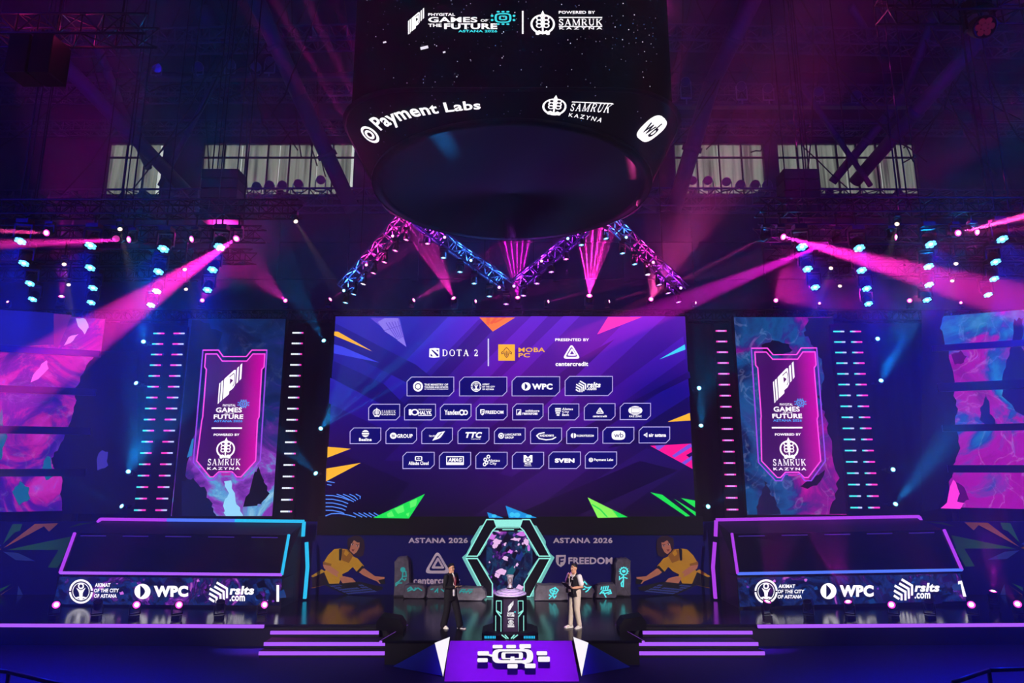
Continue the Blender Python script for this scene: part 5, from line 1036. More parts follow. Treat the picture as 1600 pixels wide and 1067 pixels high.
# ---------------------------------------------------------------- lighting fixtures: each a thing of base, yoke, head, lens (and its own lamp)
fx_black = M('fixture_black', (12, 12, 16), .45, 0, .4)
_mesh = {}
def keep(name, mb):
    o = mb.build(name); me = o.data; bpy.data.objects.remove(o); return me
def inst(name, me, parent, loc=(0, 0, 0), quat=None):
    o = bpy.data.objects.new(name, me); col.objects.link(o); o.parent = parent; o.location = loc
    if quat is not None: o.rotation_mode = 'QUATERNION'; o.rotation_quaternion = quat
    return o
def fixture_meshes(s, hang, kind, lens_rgb, ls):
    kb = ('b', s, hang)
    if kb not in _mesh:
        m = MB(); m.box((0, 0, .36 * s + .03), (.30 * s, .22 * s, .11 * s), fx_black)
        if hang > .5 * s: m.tube((0, 0, .40 * s), (0, 0, hang), .025, fx_black, 6)
        m.box((0, 0, hang), (.10, .06, .05), fx_black); _mesh[kb] = keep('base', m)
        m = MB(); m.box((0, 0, .29 * s), (.40 * s, .10 * s, .05 * s), fx_black)
        for x in (-1, 1): m.box((x * .185 * s, 0, .13 * s), (.035 * s, .10 * s, .34 * s), fx_black)
        _mesh[('y', s)] = keep('yoke', m)
        rl = .135 * s
        m = MB(); m.lathe([(.001, .17 * s), (.08 * s, .17 * s), (.13 * s, .12 * s), (.155 * s, .02 * s), (.155 * s, -.14 * s), (.16 * s, -.15 * s), (.16 * s, -.18 * s), (rl, -.18 * s), (rl, -.155 * s), (.001, -.155 * s)], fx_black, 18); _mesh[('h', s)] = keep('head', m)
    kl = ('l', s, kind, lens_rgb, ls)
    if kl not in _mesh:
        e = E('lens_%d_%d_%d_%g' % (*lens_rgb, ls), lens_rgb, ls); rl = .132 * s; m = MB(); z = -.162 * s
        disc = lambda cx, cy, r, n, zz: m.add([(cx + r * math.cos(-2 * math.pi * i / n), cy + r * math.sin(-2 * math.pi * i / n), zz) for i in range(n)], [tuple(range(n))], e)
        e2 = E('lens_core', (255, 252, 255), 2.5) if ls > 1 else e
        if kind == 'wash':
            m.add([(rl * .36 * math.cos(-math.pi * i / 5), rl * .36 * math.sin(-math.pi * i / 5), z) for i in range(10)], [tuple(range(10))], e2)
            for k in range(6): disc(rl * .66 * math.cos(k * 1.0472), rl * .66 * math.sin(k * 1.0472), rl * .345, 10, z)
        else: m.lathe([(.001, z - .03 * s), (rl * .62, z - .02 * s)], e2, 16); m.lathe([(rl * .62, z - .02 * s), (rl, z + .004)], e, 16)
        _mesh[kl] = keep('lens', m)
    return _mesh[kb], _mesh[('y', s)], _mesh[('h', s)], _mesh[kl]
UPS = {'hang': V((0, 0, 1)), 'stand': V((0, 0, -1)), 'wall': V((0, 1, 0))}
def fixture(name, P, mount, aim, lens, label, cat, group, s=1.0, hang=0.42, kind='beam', ls=4.0, light=None):
    aim = V(aim).normalized(); u = UPS[mount]
    t = thing(name, P, label, cat, group); mb_, my, mh, ml = fixture_meshes(s, hang, kind, lens, ls)
    q = V((0, 0, 1)).rotation_difference(u) if mount != 'stand' else Matrix.Rotation(math.pi, 3, 'X').to_quaternion()
    inst('base', mb_, t, (0, 0, 0), q)
    flat = aim - u * aim.dot(u)
    q2_ = q
    if flat.length > .08:
        f = flat.normalized(); x = f.cross(u).normalized(); q2_ = Matrix((x, u.cross(x), u)).transposed().to_quaternion()
    inst('yoke', my, t, (0, 0, 0), q2_)
    h = inst('head', mh, t, (0, 0, 0), aim.to_track_quat('-Z', 'Y')); inst('lens', ml, h)
    if light:
        lo = spot('lamp', (0, 0, -.2 * s), None, radius=.06 * s, parent=h, **light)
        zc = -aim; xc_ = V((0, 1, 0)).cross(zc)
        if xc_.length > .1:   # the prism is turned so that its fan opens sideways across the stage
            xc_.normalize(); want = Matrix((xc_, zc.cross(xc_), zc)).transposed().to_quaternion()
            lo.rotation_mode = 'QUATERNION'; lo.rotation_quaternion = aim.to_track_quat('-Z', 'Y').inverted() @ want
    return t
TRUSS_N = 0
def truss(p, q, label, group, s=.36, mat=None, cat='truss', name='lighting_truss', cables=2, r=.02):
    p, q = V(p), V(q); mat = mat or alu
    t = thing(name, (p + q) / 2, label, cat, group); m = MB(); cs = lattice(m, p, q, s, mat, None, r * .7); m.build('lattice', t)
    for c in cs: m = MB(); m.tube(p + c, q + c, r * 1.3, mat, 6); m.build('chord', t)
    for k in range(cables):
        f = (k + .5) / cables if cables > 1 else .5; a = p + (q - p) * f; m = MB(); m.tube(a, (a.x, a.y, CZ - .41), .018, cable, 4); m.build('hoist_cable', t)
    return t
dark_alu = M('dark_truss', (34, 34, 40), .5, .3)

# side rigs: four black trusses a side carrying blue wash lights, row by row
PINK, HOT, BLUE, WARM, CYANW = (255, 90, 220), (255, 70, 200), (84, 184, 255), (255, 226, 196), (120, 232, 255)
WB = (8, 36, 255)
rowsY = (15.0, 16.7, 18.5, 20.1)
wash = {-1: [[(36, 370), (145, 377), (258, 382), (345, 379)], [(41, 405), (144, 412), (250, 418), (334, 415)], [(50, 437), (148, 444), (247, 449), (326, 447)], [(54, 462), (145, 467), (238, 471)]],
        1: [[(1562, 367), (1451, 375), (1340, 381), (1251, 379)], [(1552, 403), (1448, 410), (1344, 416), (1260, 414)], [(1550, 430), (1449, 439), (1352, 445), (1272, 443)], [(1541, 455), (1446, 463), (1355, 469)]]}
tz = {-1: [], 1: []}
for sx in (-1, 1):
    for r_, (row, Yr) in enumerate(zip(wash[sx], rowsY)):
        pts = [at(x, y, Yr) for x, y in row]; a, b = pts[0], pts[-1]; d = (b - a).normalized(); zt_ = max(p.z for p in pts) + .72; tz[sx].append(zt_)
        a2 = V((a.x + sx * 1.6, Yr, zt_)); b2 = V((b.x - sx * (1.3 if r_ else .9), Yr, zt_))
        if r_ == 0: b2.x = at(466 if sx < 0 else 1186, 371, Yr).x
        truss(a2, b2, 'black side truss, %s row from the audience, %s' % (ORD[r_], SIDE[sx]), 'side trusses', .36, dark_alu, cables=3)
        for k, p in enumerate(pts):
            fixture('wash_light', p, 'hang', (-sx * .10, -.5, -.87), BLUE, 'blue wash light, %s truss row, %s from the outer end, %s' % (ORD[r_], ORD[k], SIDE[sx]), 'stage light', 'blue wash lights on the side trusses', 1.0, zt_ - .18 - p.z, 'wash', 3.4,
                    dict(color=WB, power=2500, angle=60, blend=.9))
# small warm profile spots between them
for sx, pts in ((-1, [(187, 356, 14.6, .9), (461, 344, 14.6, .9), (100, 411, 16.7, .9), (107, 443, 18.5, .9), (288, 419, 16.7, 1), (290, 450, 18.5, 1)]), (1, [(1402, 348, 14.6, .9), (1299, 417, 16.7, 1), (1313, 445, 18.5, 1), (1494, 410, 16.7, .9), (1488, 437, 18.5, .9)])):
    names = ['above the outer blue wash lights', 'nearest the hanging cube', 'in the outer pair, nearer the audience', 'in the outer pair, farther back', 'in the inner pair, nearer the audience', 'in the inner pair, farther back'] if sx < 0 else ['alone above the blue wash lights', 'in the inner pair, nearer the audience', 'in the inner pair, farther back', 'in the outer pair, nearer the audience', 'in the outer pair, farther back']
    for (x, y, Yp, s_), nm in zip(pts, names):
        r_ = {14.6: 0, 16.7: 1, 18.5: 2}[Yp]; p = at(x, y, rowsY[r_])
        fixture('profile_spot', p, 'hang', (-sx * .5, -.5, -.7), WARM, 'small warm white spot %s, %s' % (nm, SIDE[sx]), 'stage light', 'warm profile spots', .42, max(.2, tz[sx][r_] - .18 - p.z), 'beam', 1.4, dict(color=(255, 226, 200), power=1500, angle=7, blend=.5))

# pink beam lights along the front of the side rigs
PK, PK2, MG = (255, 40, 190), (255, 70, 170), (240, 20, 220)
YB1 = 15.0
front_beams = [
 (-1, 77, 364, (-60, 358, 12.5), PK2, 90000, 3.2, 'outermost, throwing a level beam outward'), (-1, 207, 374, (-80, 385, 11.5), PK, 190000, 4.2, 'throwing a broad level beam outward'),
 (-1, 305, 373, (60, 400, 12), PK, 12000, 2.0, 'throwing a thin level beam outward'), (-1, 372, 371, (30, 600, 9.0), PK, 130000, 7.0, 'throwing a broad beam down and outward'), (-1, 180, 372, None, PK, 0, 3, 'unlit beside the broad level beam'),
 (1, 1197, 369, (870, 540, 24), PK2, 160000, 2.6, 'throwing a narrow beam inward across the stage'), (1, 1220, 369, (1620, 480, 9.5), PK, 170000, 6.5, 'throwing a broad beam down and outward'),
 (1, 1309, 373, (890, 545, 24), MG, 360000, 8.0, 'throwing a broad magenta beam inward'), (1, 1393, 371, (1500, 364, 13.8), PK2, 60000, 2.0, 'throwing a thin level beam outward'),
 (1, 1493, 365, (1640, 328, 12), PK2, 330000, 3.4, 'throwing a bright beam up and outward'), (1, 1521, 363, (1700, 352, 12.5), PK, 16000, 2.4, 'outermost, throwing a faint level beam')]
for sx, x, y, tg, c, pw_, an, nm in front_beams:
    p = at(x, y, YB1); d = (at(*tg) - p) if tg else V((-sx, -1, -.6)); zt_ = tz[sx][0] - .18
    fixture('beam_light', p, 'hang', d, HOT, 'pink beam light %s, %s' % (nm, SIDE[sx]), 'stage light', 'pink beam lights on the front trusses', .62, max(.25, zt_ - p.z), 'beam', 1.6 if tg else .5, dict(color=c, power=pw_ * 2.3, angle=an, blend=.35) if tg else None)

# beam lights standing on the header truss above the screens
up_lights = [
 (14, 473, None, PK, 0, 2, None, .5), (94, 479, (112, 300, 22), MG, 42000, 36, 5, .9), (243, 487, (225, 470, 22), PK, 1500, 4, None, .45), (314, 486, (345, 400, 20), PK, 18000, 24, 6, .7), (446, 485, (372, 410, 19), PK, 22000, 17, 7, .7),
 (512, 485, (580, 425, 20), PK, 26000, 9, 9, .75), (643, 485, (700, 440, 20), PK, 16000, 12, 9, .7), (710, 484, (668, 380, 19), PK, 30000, 22, 6, .8), (740, 484, (800, 460, 20), PK, 9000, 8, 9, .65), (809, 484, (806, 380, 19.5), MG, 34000, 26, 6, .85), (854, 484, (910, 458, 20), PK, 7000, 7, 9, .6),
 (921, 484, (928, 370, 18), PK, 70000, 30, 5, 1.0), (949, 484, (1020, 452, 21), PK2, 14000, 6, None, .6), (1017, 484, (1034, 430, 19), PK2, 11000, 26, 6, .8), (1085, 483, (1140, 470, 21), PK, 5000, 6, None, .5), (1213, 484, (1255, 425, 18), PK, 26000, 20, 7, .75), (1281, 483, (1300, 478, 22), PK, 1500, 5, None, .45), (1422, 480, (1450, 460, 20), PK2, 18000, 8, None, .75), (1501, 473, (1520, 468, 22), PK, 1500, 5, None, .5)]
nL, nC, nR = 0, 0, 0
for x, y, tg, c, pw_, an, gb, s_ in up_lights:
    p = at(x, y, YS + .55); tg = (tg[0], tg[1], 23.6 if abs(tg[0] - x) > 45 else 22.2) if tg and 500 < x < 1100 else tg; p.z = max(p.z, TOPZ + .36 + .37 * s_ * .92 + .02)
    if x < 500: nm = 'pink beam light on the header truss, %s from the outer end, %s' % (ORD[nL], SIDE[-1]); nL += 1
    elif x < 1100: nm = 'pink beam light above the central screen, %s counting from the dark blue banner' % ORD[nC]; nC += 1
    else: nm = 'pink beam light on the header truss, %s from the central screen, %s' % (ORD[nR], SIDE[1]); nR += 1
    d = at(*tg) - p if tg else V((0, -1, .3))
    fixture('beam_light', p, 'stand', d, HOT, nm, 'stage light', 'pink beam lights on the header truss', s_ * .92, p.z - TOPZ - .21, 'beam', 1.6 if tg else 1.2, dict(color=c, power=pw_ * (1.9 if 500 < x < 1100 else .36), angle=an, blend=.5, **(dict(gobo=6 if an > 15 else 4, seed=x) if gb else {})) if tg else None)

# cyan beam lights on the black drape between the screens
CY, CY2 = (0, 150, 255), (0, 170, 235)
cy_lights = [(-1, 507, 534, (440, 420, 19), 9000, 14, 8), (-1, 500, 671, (560, 590, 20), 9000, 24, 7), (-1, 495, 741, (440, 690, 21), 6000, 18, 7), (-1, 224, 535, (228, 470, 20), 5000, 24, 6), (-1, 215, 600, (170, 570, 22), 700, 8, None), (-1, 200, 738, (235, 640, 19), 12000, 26, 6), (-1, 193, 792, (100, 750, 21), 6000, 10, 8),
             (1, 1091, 607, (1130, 585, 21), 3000, 12, 8), (1, 1095, 667, (1112, 560, 20), 9000, 24, 7), (1, 1105, 792, (1150, 770, 21), 4000, 12, 8), (1, 1370, 530, (1430, 495, 20), 3500, 12, 7), (1, 1376, 596, (1420, 500, 19), 12000, 24, 6), (1, 1394, 734, (1440, 720, 21), 1500, 10, None), (1, 1398, 789, (1480, 690, 19), 12000, 20, 7)]
cnt = {}
for sx, x, y, tg, pw_, an, gb in cy_lights:
    inner = abs(x - 798) < 320; key = (sx, inner); k = cnt.get(key, 0); cnt[key] = k + 1
    p = at(x, y, 23.75 if not (inner and False) else 23.6)
    fixture('beam_light', p, 'wall', at(*tg) - p, CYANW, 'cyan beam light, %s down beside the %s, %s' % (ORD[k], 'central screen' if inner else 'slatted screen', SIDE[sx]), 'stage light', 'cyan beam lights between the screens', .62, .55, 'beam', 1.5,
            dict(color=CY, power=pw_ * .6, angle=an, blend=.5, **(dict(gobo=5, seed=y) if gb else {})))

# zigzag of four sloping trusses below the cube with their moving heads
YV = 21.3
Rs = random.Random(4)
legs = [((536, 452), (640, 331), ['blue', 'pink', 'pink'], 'rising from the outer end to the cube', -1), ((650, 344), (794, 446), ['violet', 'blue', 'blue'], 'falling from the cube to the middle', -1), ((806, 446), (915, 356), ['violet', 'violet', 'violet'], 'rising from the middle to the cube', 1), ((944, 334), (1068, 455), ['blue', 'pink', 'violet'], 'falling from the cube to the outer end', 1)]
vc = {'pink': (255, 40, 170), 'blue': (50, 120, 255), 'violet': (170, 40, 255)}
for a, b, cols_, nm, sx in legs:
    p, q = at(*a, YV), at(*b, YV); t = truss(p, q, 'sloping truss %s, %s' % (nm, SIDE[sx]), 'zigzag of sloping trusses', .40, alu, cables=2, r=.024)
    for k, c in enumerate(cols_):
        for f in (.08, .25):
            u = p + (q - p) * ((k + f * 2 + .15) / 3); l = bpy.data.lights.new('truss_light', 'POINT'); l.energy = 44; l.color = lin3(vc[c]); l.shadow_soft_size = .06
            o = bpy.data.objects.new('truss_light', l); col.objects.link(o); o.parent = t; o.location = u - V(t.location)
P_, B_, V_, W_ = ((255, 110, 220), (255, 60, 200)), ((120, 205, 255), (30, 110, 255)), ((225, 120, 255), (190, 50, 255)), ((236, 230, 255), (140, 120, 255))
vl = [(0, [(636, 370, P_), (619, 387, P_), (602, 405, P_), (585, 422, P_), (569, 439, W_), (554, 455, B_), (541, 468, B_)]),
      (1, [(668, 376, P_), (693, 398, B_), (719, 420, B_), (741, 438, B_), (765, 458, B_), (791, 470, V_)]),
      (2, [(818, 457, V_), (839, 438, V_), (861, 420, V_), (884, 400, P_), (908, 378, B_)]),
      (3, [(946, 368, B_), (972, 391, B_), (991, 408, B_), (1011, 424, W_), (1029, 440, V_), (1043, 453, V_), (1059, 467, V_)])]
legn = ['first sloping truss', 'second sloping truss', 'third sloping truss', 'fourth sloping truss']
for li, lst in vl:
    a, b = legs[li][0], legs[li][1]
    for k, (x, y, (lc_, cc)) in enumerate(lst):
        p = at(x, y, YV); f = min(1, max(0, (x - a[0]) / (b[0] - a[0]))); zt_ = (at(*a, YV) + (at(*b, YV) - at(*a, YV)) * f).z
        fixture('moving_head', p, 'hang', ((-.18 if li in (0,) else .12 if li == 3 else 0) + Rs.uniform(-.05, .05), -.12, -1), lc_, '%s moving head under the %s, counting from the dark blue banner' % (ORD[k].capitalize() if False else ORD[k], legn[li]), 'stage light', 'moving heads under the sloping trusses', .72, max(.4, zt_ - .2 - p.z), 'wash', 1.6, dict(color=cc, power=3400, angle=11, blend=.6))
vt = [(0, [(614, 369, P_), (573, 414, P_), (538, 454, B_)]), (1, [(695, 371, V_), (736, 407, B_), (780, 449, V_)]), (2, [(803, 447, V_), (846, 408, P_), (887, 373, B_)]), (3, [(978, 371, B_), (1020, 410, P_), (1063, 450, V_)])]
for li, lst in vt:
    for k, (x, y, (lc_, cc)) in enumerate(lst):
        p = at(x, y, YV - .3); fixture('truss_spot', p, 'wall', (0, -1, -.25), lc_, 'small spot clamped to the %s, %s from its upper end' % (legn[li], ORD[k if li != 2 else 2 - k]), 'stage light', 'small spots clamped to the sloping trusses', .42, .3, 'beam', 1.6)

# moving heads along the front edge of the stage
edge = {-1: [(86, 949, 1), (152, 953, 0), (211, 950, 1), (277, 952, 1), (343, 956, 0), (410, 953, 1)], 1: [(1198, 950, 2), (1263, 954, 0), (1327, 948, 2), (1395, 947, 1), (1452, 950, 0), (1519, 946, 1), (1552, 934, 3), (1591, 945, 1)]}
for sx, lst in edge.items():
    for k, (x, y, st) in enumerate(lst):
        b = ground(x, 966 if st != 3 else 948, 0); p = at(x, y, b.y); s_ = .8
        p.z = max(p.z, .36)
        d = {0: V((-sx * .2, -.3, .9)), 1: V((-sx * .7, -.75, .35)), 2: V((.12 if x < 1250 else -.35, -.35, .95)), 3: V((-.05, -.3, .95))}[st]
        nm = '%s moving head on the stage edge, %s from outside, %s' % ('unlit' if st == 0 else 'pink lit', ORD[k if sx < 0 else 7 - k], SIDE[sx])
        lt = None if st == 0 else dict(color=PK, power=700, angle=8, blend=.5) if st == 1 else dict(color=MG, power=4000, angle=38, blend=.6, gobo=5, seed=x)
        fixture('floor_moving_head', p, 'stand', d, HOT if st else (40, 20, 40), nm, 'stage light', 'moving heads on the stage edge', s_, p.z - .025, 'beam', 1.6 if st else .15, lt)

# black loudspeaker columns hung high at both sides
for sx, x, y0, y1, w_ in ((-1, 351, 270, 345, 56), (1, 1245, 270, 352, 54)):
    Yd = 18.0; a, b = at(x, y0, Yd), at(x, y1, Yd); t = thing('hanging_loudspeaker', (a.x, Yd, b.z), 'black loudspeaker column hung high, %s' % SIDE[sx], 'speaker', 'hanging loudspeaker columns'); wm = w_ / 1000 * Yd * 1.08
    for k in range(5):
        z = a.z + (b.z - a.z) * (k + .5) / 5; m = MB(); m.box((a.x, Yd + .02 * k, z), (wm, .6, abs(a.z - b.z) / 5 * .95), M('speaker_black', (7, 7, 11), .6, 0, .15)); m.build('cabinet', t, .02)
    m = MB(); m.bar((a.x - wm * .4, Yd, a.z + .05), (a.x + wm * .4, Yd, a.z + .05), .1, .1, fx_black)
    for d in (-.35, .35): m.tube((a.x + wm * d, Yd, a.z), (a.x + wm * d, Yd, CZ - .41), .02, cable, 5)
    m.build('fly_frame', t)
# two trusses close under the roof at the picture's upper corners
t = truss(at(-60, 47, 11), at(238, 48, 11), 'dark truss close under the roof with faint magenta light, nearest the slatted pink screen', 'roof corner trusses', .42, dark_alu, cables=3)
for f in (.3, .62):
    l = bpy.data.lights.new('truss_light', 'POINT'); l.energy = 14; l.color = lin3((255, 40, 150)); o = bpy.data.objects.new('truss_light', l); col.objects.link(o); o.parent = t; o.location = (at(-60 + 298 * f, 47, 11) - V(t.location))
truss(at(1376, 12, 11), at(1680, 10, 11), 'dark truss close under the roof, above the slatted magenta screen', 'roof corner trusses', .42, dark_alu, cables=3)
p = at(1531, 42, 11); zz = at(1531, 12, 11).z - .2
fixture('par_light', p, 'hang', (-.2, -.8, -.6), (70, 8, 40), 'dim red par light hanging under the roof truss above the magenta slatted screen', 'stage light', None, 1.3, max(.5, zz - p.z), 'wash', .8)
p = at(60, 95, 11); t = thing('hanging_loudspeaker', p, 'boxy black speaker cluster under the faintly magenta roof truss', 'speaker')
for dx in (-.22, .22): m = MB(); m.box((p.x + dx, 11, p.z), (.4, .5, .8), M('speaker_black', (7, 7, 11), .6, 0, .15)); m.build('cabinet', t, .02)
m = MB(); m.tube((p.x, 11, p.z + .4), (p.x, 11, at(60, 47, 11).z), .03, cable, 5); m.build('hanger', t)

# floodlights on the high catwalks
flood = M('floodlight_grey', (120, 124, 140), .5, .2); floodg = M('floodlight_glass', (60, 66, 90), .2, 0, .6)
m = MB(); m.lathe([(.001, .26), (.13, .24), (.18, .18), (.24, .02), (.255, 0), (.24, -.02)], flood, 16); fl_body = keep('housing', m)
m = MB(); m.lathe([(.001, -.005), (.235, -.005)], floodg, 16); fl_glass = keep('glass', m)
m = MB(); m.path([(-.28, 0, 0), (-.28, 0, -.42), (.28, 0, -.42), (.28, 0, 0)], .03, flood, 5); m.tube((0, 0, -.42), (0, 0, -.62), .04, flood, 6); fl_yoke = keep('bracket', m)
for sx, row, lst, Yd in ((-1, 'upper', [(245, 106), (310, 104), (360, 100), (400, 104), (422, 96)], 31), (1, 'upper', [(1071, 128), (1158, 135), (1200, 138), (1240, 141), (1279, 143), (1338, 149)], 31), (-1, 'window', [(401, 291), (421, 289), (441, 289), (466, 287), (501, 281)], 33.6), (1, 'window', [(1082, 282), (1106, 282), (1135, 284), (1157, 288), (1180, 288), (1199, 288)], 33.6)):
    P = [at(x, y, Yd) for x, y in lst]; zr_ = min(p.z for p in P) - .62
    t = thing('catwalk_rail', (sx * 14, Yd, zr_), 'steel catwalk rail carrying the %s row of floodlights, %s' % (row, SIDE[sx]), 'rail', 'catwalk rails', 'structure')
    m = MB(); m.box((sx * 17.5, Yd, zr_ - .05), (22, .35, .1), steel); m.build('walkway', t)
    m = MB(); m.tube((sx * 6.5, Yd + .2, zr_ - .9), (sx * 28.5, Yd + .2, zr_ - .9), .05, steel, 6); m.build('lower_rail', t)
    for k in range(12): m = MB(); xx = sx * (6.6 + k * 1.98); m.tube((xx, Yd + .15, zr_ - .95), (xx, Yd + .15, zr_), .03, steel, 5); m.build('post', t)
    if row == 'upper':
        m = MB()
        for xx in (8, 17, 28): m.tube((sx * xx, Yd, zr_), (sx * xx, Yd, CZ - .41), .05, steel, 5)
        m.build('hanger', t)
    else:
        m = MB()
        for xx in (7, 14, 21, 28): m.bar((sx * xx, Yd, zr_ - .05), (sx * xx, YB, zr_ - .05), .1, .1, steel)
        m.build('bracket_arm', t)
    for k, p in enumerate(P):
        f = thing('floodlight', p, 'round floodlight, %s catwalk, %s from the %s, %s' % (row, ORD[k], 'outer end' if sx < 0 else 'cube', SIDE[sx]), 'floodlight', 'floodlights on the catwalks')
        q = V((-sx * (.3 + .1 * (k % 3)), -1, -.6)).to_track_quat('-Z', 'Y')
        h = inst('housing', fl_body, f, (0, 0, 0), q); inst('glass', fl_glass, h); b_ = inst('bracket', fl_yoke, f)
        b_.scale = (1, 1, (p.z - zr_) / .62)
# ---------------------------------------------------------------- people
def ering(c, d, rx, ry, ref, n=14):
    d = V(d).normalized(); s = d.cross(V(ref))
    if s.length < 1e-4: s = d.orthogonal()
    s.normalize(); f = s.cross(d)
    return [V(c) + f * (rx * math.cos(2 * math.pi * i / n)) + s * (ry * math.sin(2 * math.pi * i / n)) for i in range(n)]
def limb(mb, pts, rad, mat, ref=(1, 0, 0), n=14):
    """rounded tapering tube through pts; rad: radius or (depth, width)"""
    pts = [V(p) for p in pts]; rad = [(r, r) if not isinstance(r, tuple) else r for r in rad]; rings = []
    for i, p in enumerate(pts):
        a = pts[max(0, i - 1)]; b = pts[min(len(pts) - 1, i + 1)]; d = (b - a).normalized(); e = min(rad[i])
        if i == 0: rings += [ering(p - d * e * .75, d, rad[i][0] * .5, rad[i][1] * .5, ref, n), ering(p - d * e * .4, d, rad[i][0] * .85, rad[i][1] * .85, ref, n)]
        rings.append(ering(p, d, *rad[i], ref, n))
        if i == len(pts) - 1: rings += [ering(p + d * e * .4, d, rad[i][0] * .85, rad[i][1] * .85, ref, n), ering(p + d * e * .75, d, rad[i][0] * .5, rad[i][1] * .5, ref, n)]
    mb.loft(rings, mat)
def blob(mb, c, r, mat, n=14):
    c = V(c); rings = []
    for i in range(1, 10):
        t = math.pi * i / 10; rings.append([c + V((r[0] * math.sin(t) * math.cos(2 * math.pi * k / n), r[1] * math.sin(t) * math.sin(2 * math.pi * k / n), -r[2] * math.cos(t))) for k in range(n)])
    mb.loft(rings, mat)
def fuse(mb, name, root, vox, smooth=2, mat=None):
    """turn overlapping shapes into one continuous skin"""
    o = mb.build('tmp'); r = o.modifiers.new('r', 'REMESH'); r.mode = 'VOXEL'; r.voxel_size = vox; s = o.modifiers.new('s', 'SMOOTH'); s.iterations = smooth; s.factor = .5
    bpy.context.view_layer.update(); dg = bpy.context.evaluated_depsgraph_get(); me = bpy.data.meshes.new_from_object(o.evaluated_get(dg)); bpy.data.objects.remove(o)
    me.materials.clear(); me.materials.append(mat); me.polygons.foreach_set('use_smooth', [True] * len(me.polygons)); me.polygons.foreach_set('material_index', [0] * len(me.polygons)); me.name = name
    q = bpy.data.objects.new(name, me); col.objects.link(q); q.parent = root; return q
skin = M('skin', (206, 152, 124), .5, 0, .3); hair = M('hair_black', (14, 11, 12), .45, 0, .4); eyew = M('eye_white', (230, 226, 222), .3); eyed = M('eye_dark', (18, 12, 10), .2); lip = M('lip', (176, 104, 92), .5)
HC = V((.02, 0, 1.605))
def head(mb, tilt=0.0):
    blob(mb, HC + V((-.012, 0, .02)), (.098, .077, .098), skin); limb(mb, [HC + V((.025, 0, -.01)), HC + V((.035, 0, -.075))], [(.068, .064), (.05, .045)], skin)
    limb(mb, [HC + V((.078, 0, -.095)), HC + V((.05, 0, -.088))], [.022, .03], skin)                                           # chin
    limb(mb, [HC + V((.083, 0, .022)), HC + V((.104, 0, -.018))], [.010, .016], skin)                                          # nose
    for s in (-1, 1):
        blob(mb, HC + V((-.012, s * .078, -.005)), (.022, .011, .034), skin, 10); blob(mb, HC + V((.052, s * .034, -.028)), (.03, .028, .03), skin, 10)
        limb(mb, [HC + V((.082, s * .014, .04)), HC + V((.07, s * .05, .042))], [.010, .010], skin)                            # brow
    limb(mb, [V((-.005, 0, 1.42)), V((.0, 0, 1.54))], [.058, .054], skin)
def face(root, base):
    for s in (-1, 1):
        m = MB(); blob(m, HC + V((.081, s * .032, .014)) + base, (.010, .014, .009), eyew, 8); m.build('eye', root)
        m = MB(); blob(m, HC + V((.0895, s * .031, .014)) + base, (.004, .006, .006), eyed, 8); m.build('pupil', root)
        m = MB(); limb(m, [HC + V((.090, s * .014, .047)) + base, HC + V((.074, s * .052, .047)) + base], [.005, .004], hair, (0, 0, 1), 6); m.build('eyebrow', root)
    m = MB(); limb(m, [HC + V((.085, -.022, -.058)) + base, HC + V((.092, 0, -.057)) + base, HC + V((.085, .022, -.058)) + base], [.005, .007, .005], lip, (0, 0, 1), 6); m.build('mouth', root)
def hand(mb, W, d, nrm, curl, side, thumb=.7):
    """palm from wrist W along d, palm facing nrm; five fingers, curl in radians per joint; side=+1 puts the thumb on d x nrm"""
    d = V(d).normalized(); nrm = V(nrm); nrm = (nrm - d * nrm.dot(d)).normalized(); s = d.cross(nrm) * side; W = V(W)
    limb(mb, [W, W + d * .03, W + d * .075], [(.018, .026), (.016, .036), (.013, .040)], skin, nrm)
    for k, (off, L) in enumerate(((.030, .068), (.010, .076), (-.010, .070), (-.029, .056))):
        p = W + d * .082 + s * off; a = curl * .6; pts = [p - d * .02, p]; seg = (L * .45, L * .32, L * .26)
        for j, l in enumerate(seg):
            dd = d * math.cos(a) + nrm * math.sin(a) + s * off * .8; pts.append(pts[-1] + dd.normalized() * l); a += curl
        limb(mb, pts, [.010, .0095, .009, .008, .007], skin, s, 8)
    p = W + d * .022 + s * .028; dd = (d * .55 + s * .8 + nrm * .25).normalized(); d2 = (d * .8 + s * (.5 - thumb) + nrm * thumb).normalized()
    limb(mb, [p - s * .015, p + dd * .03, p + dd * .03 + d2 * .03, p + dd * .03 + d2 * .055], [.013, .012, .010, .008], skin, nrm, 8)
def body_core(mb, mat, g=0.0, z0=.84, z1=1.46, belly=0.0):
    rings = [(.84, .105, .155), (.92, .118, .168), (1.0, .112, .155), (1.08, .108 + belly, .148), (1.2, .114 + belly * .6, .162), (1.31, .118, .180), (1.39, .098, .178), (1.44, .072, .13), (1.48, .05, .066)]
    rs = []
    for z, a, b in rings:
        if z0 - .001 <= z <= z1 + .03: rs.append(ering((-.004 + (.012 if 1.0 < z < 1.3 else 0) * (1 if belly else 0), 0, z), (0, 0, 1), a + g, b + g, (1, 0, 0), 20))
    # ering's ref puts depth on x
    mb.loft([[V((p.x, p.y, p.z)) for p in r] for r in rs], mat)
def leg(mb, mat, hip, knee, ank, r=(.088, .062, .045), ext=0):
    limb(mb, [hip, (V(hip) + V(knee)) / 2 + V((.012, 0, 0)), knee, (V(knee) + V(ank)) / 2 + V((-.012, 0, .03)), ank], [r[0], (r[0] + r[1]) / 2, r[1], (r[1] + r[2]) / 2 + .004, r[2]], mat)
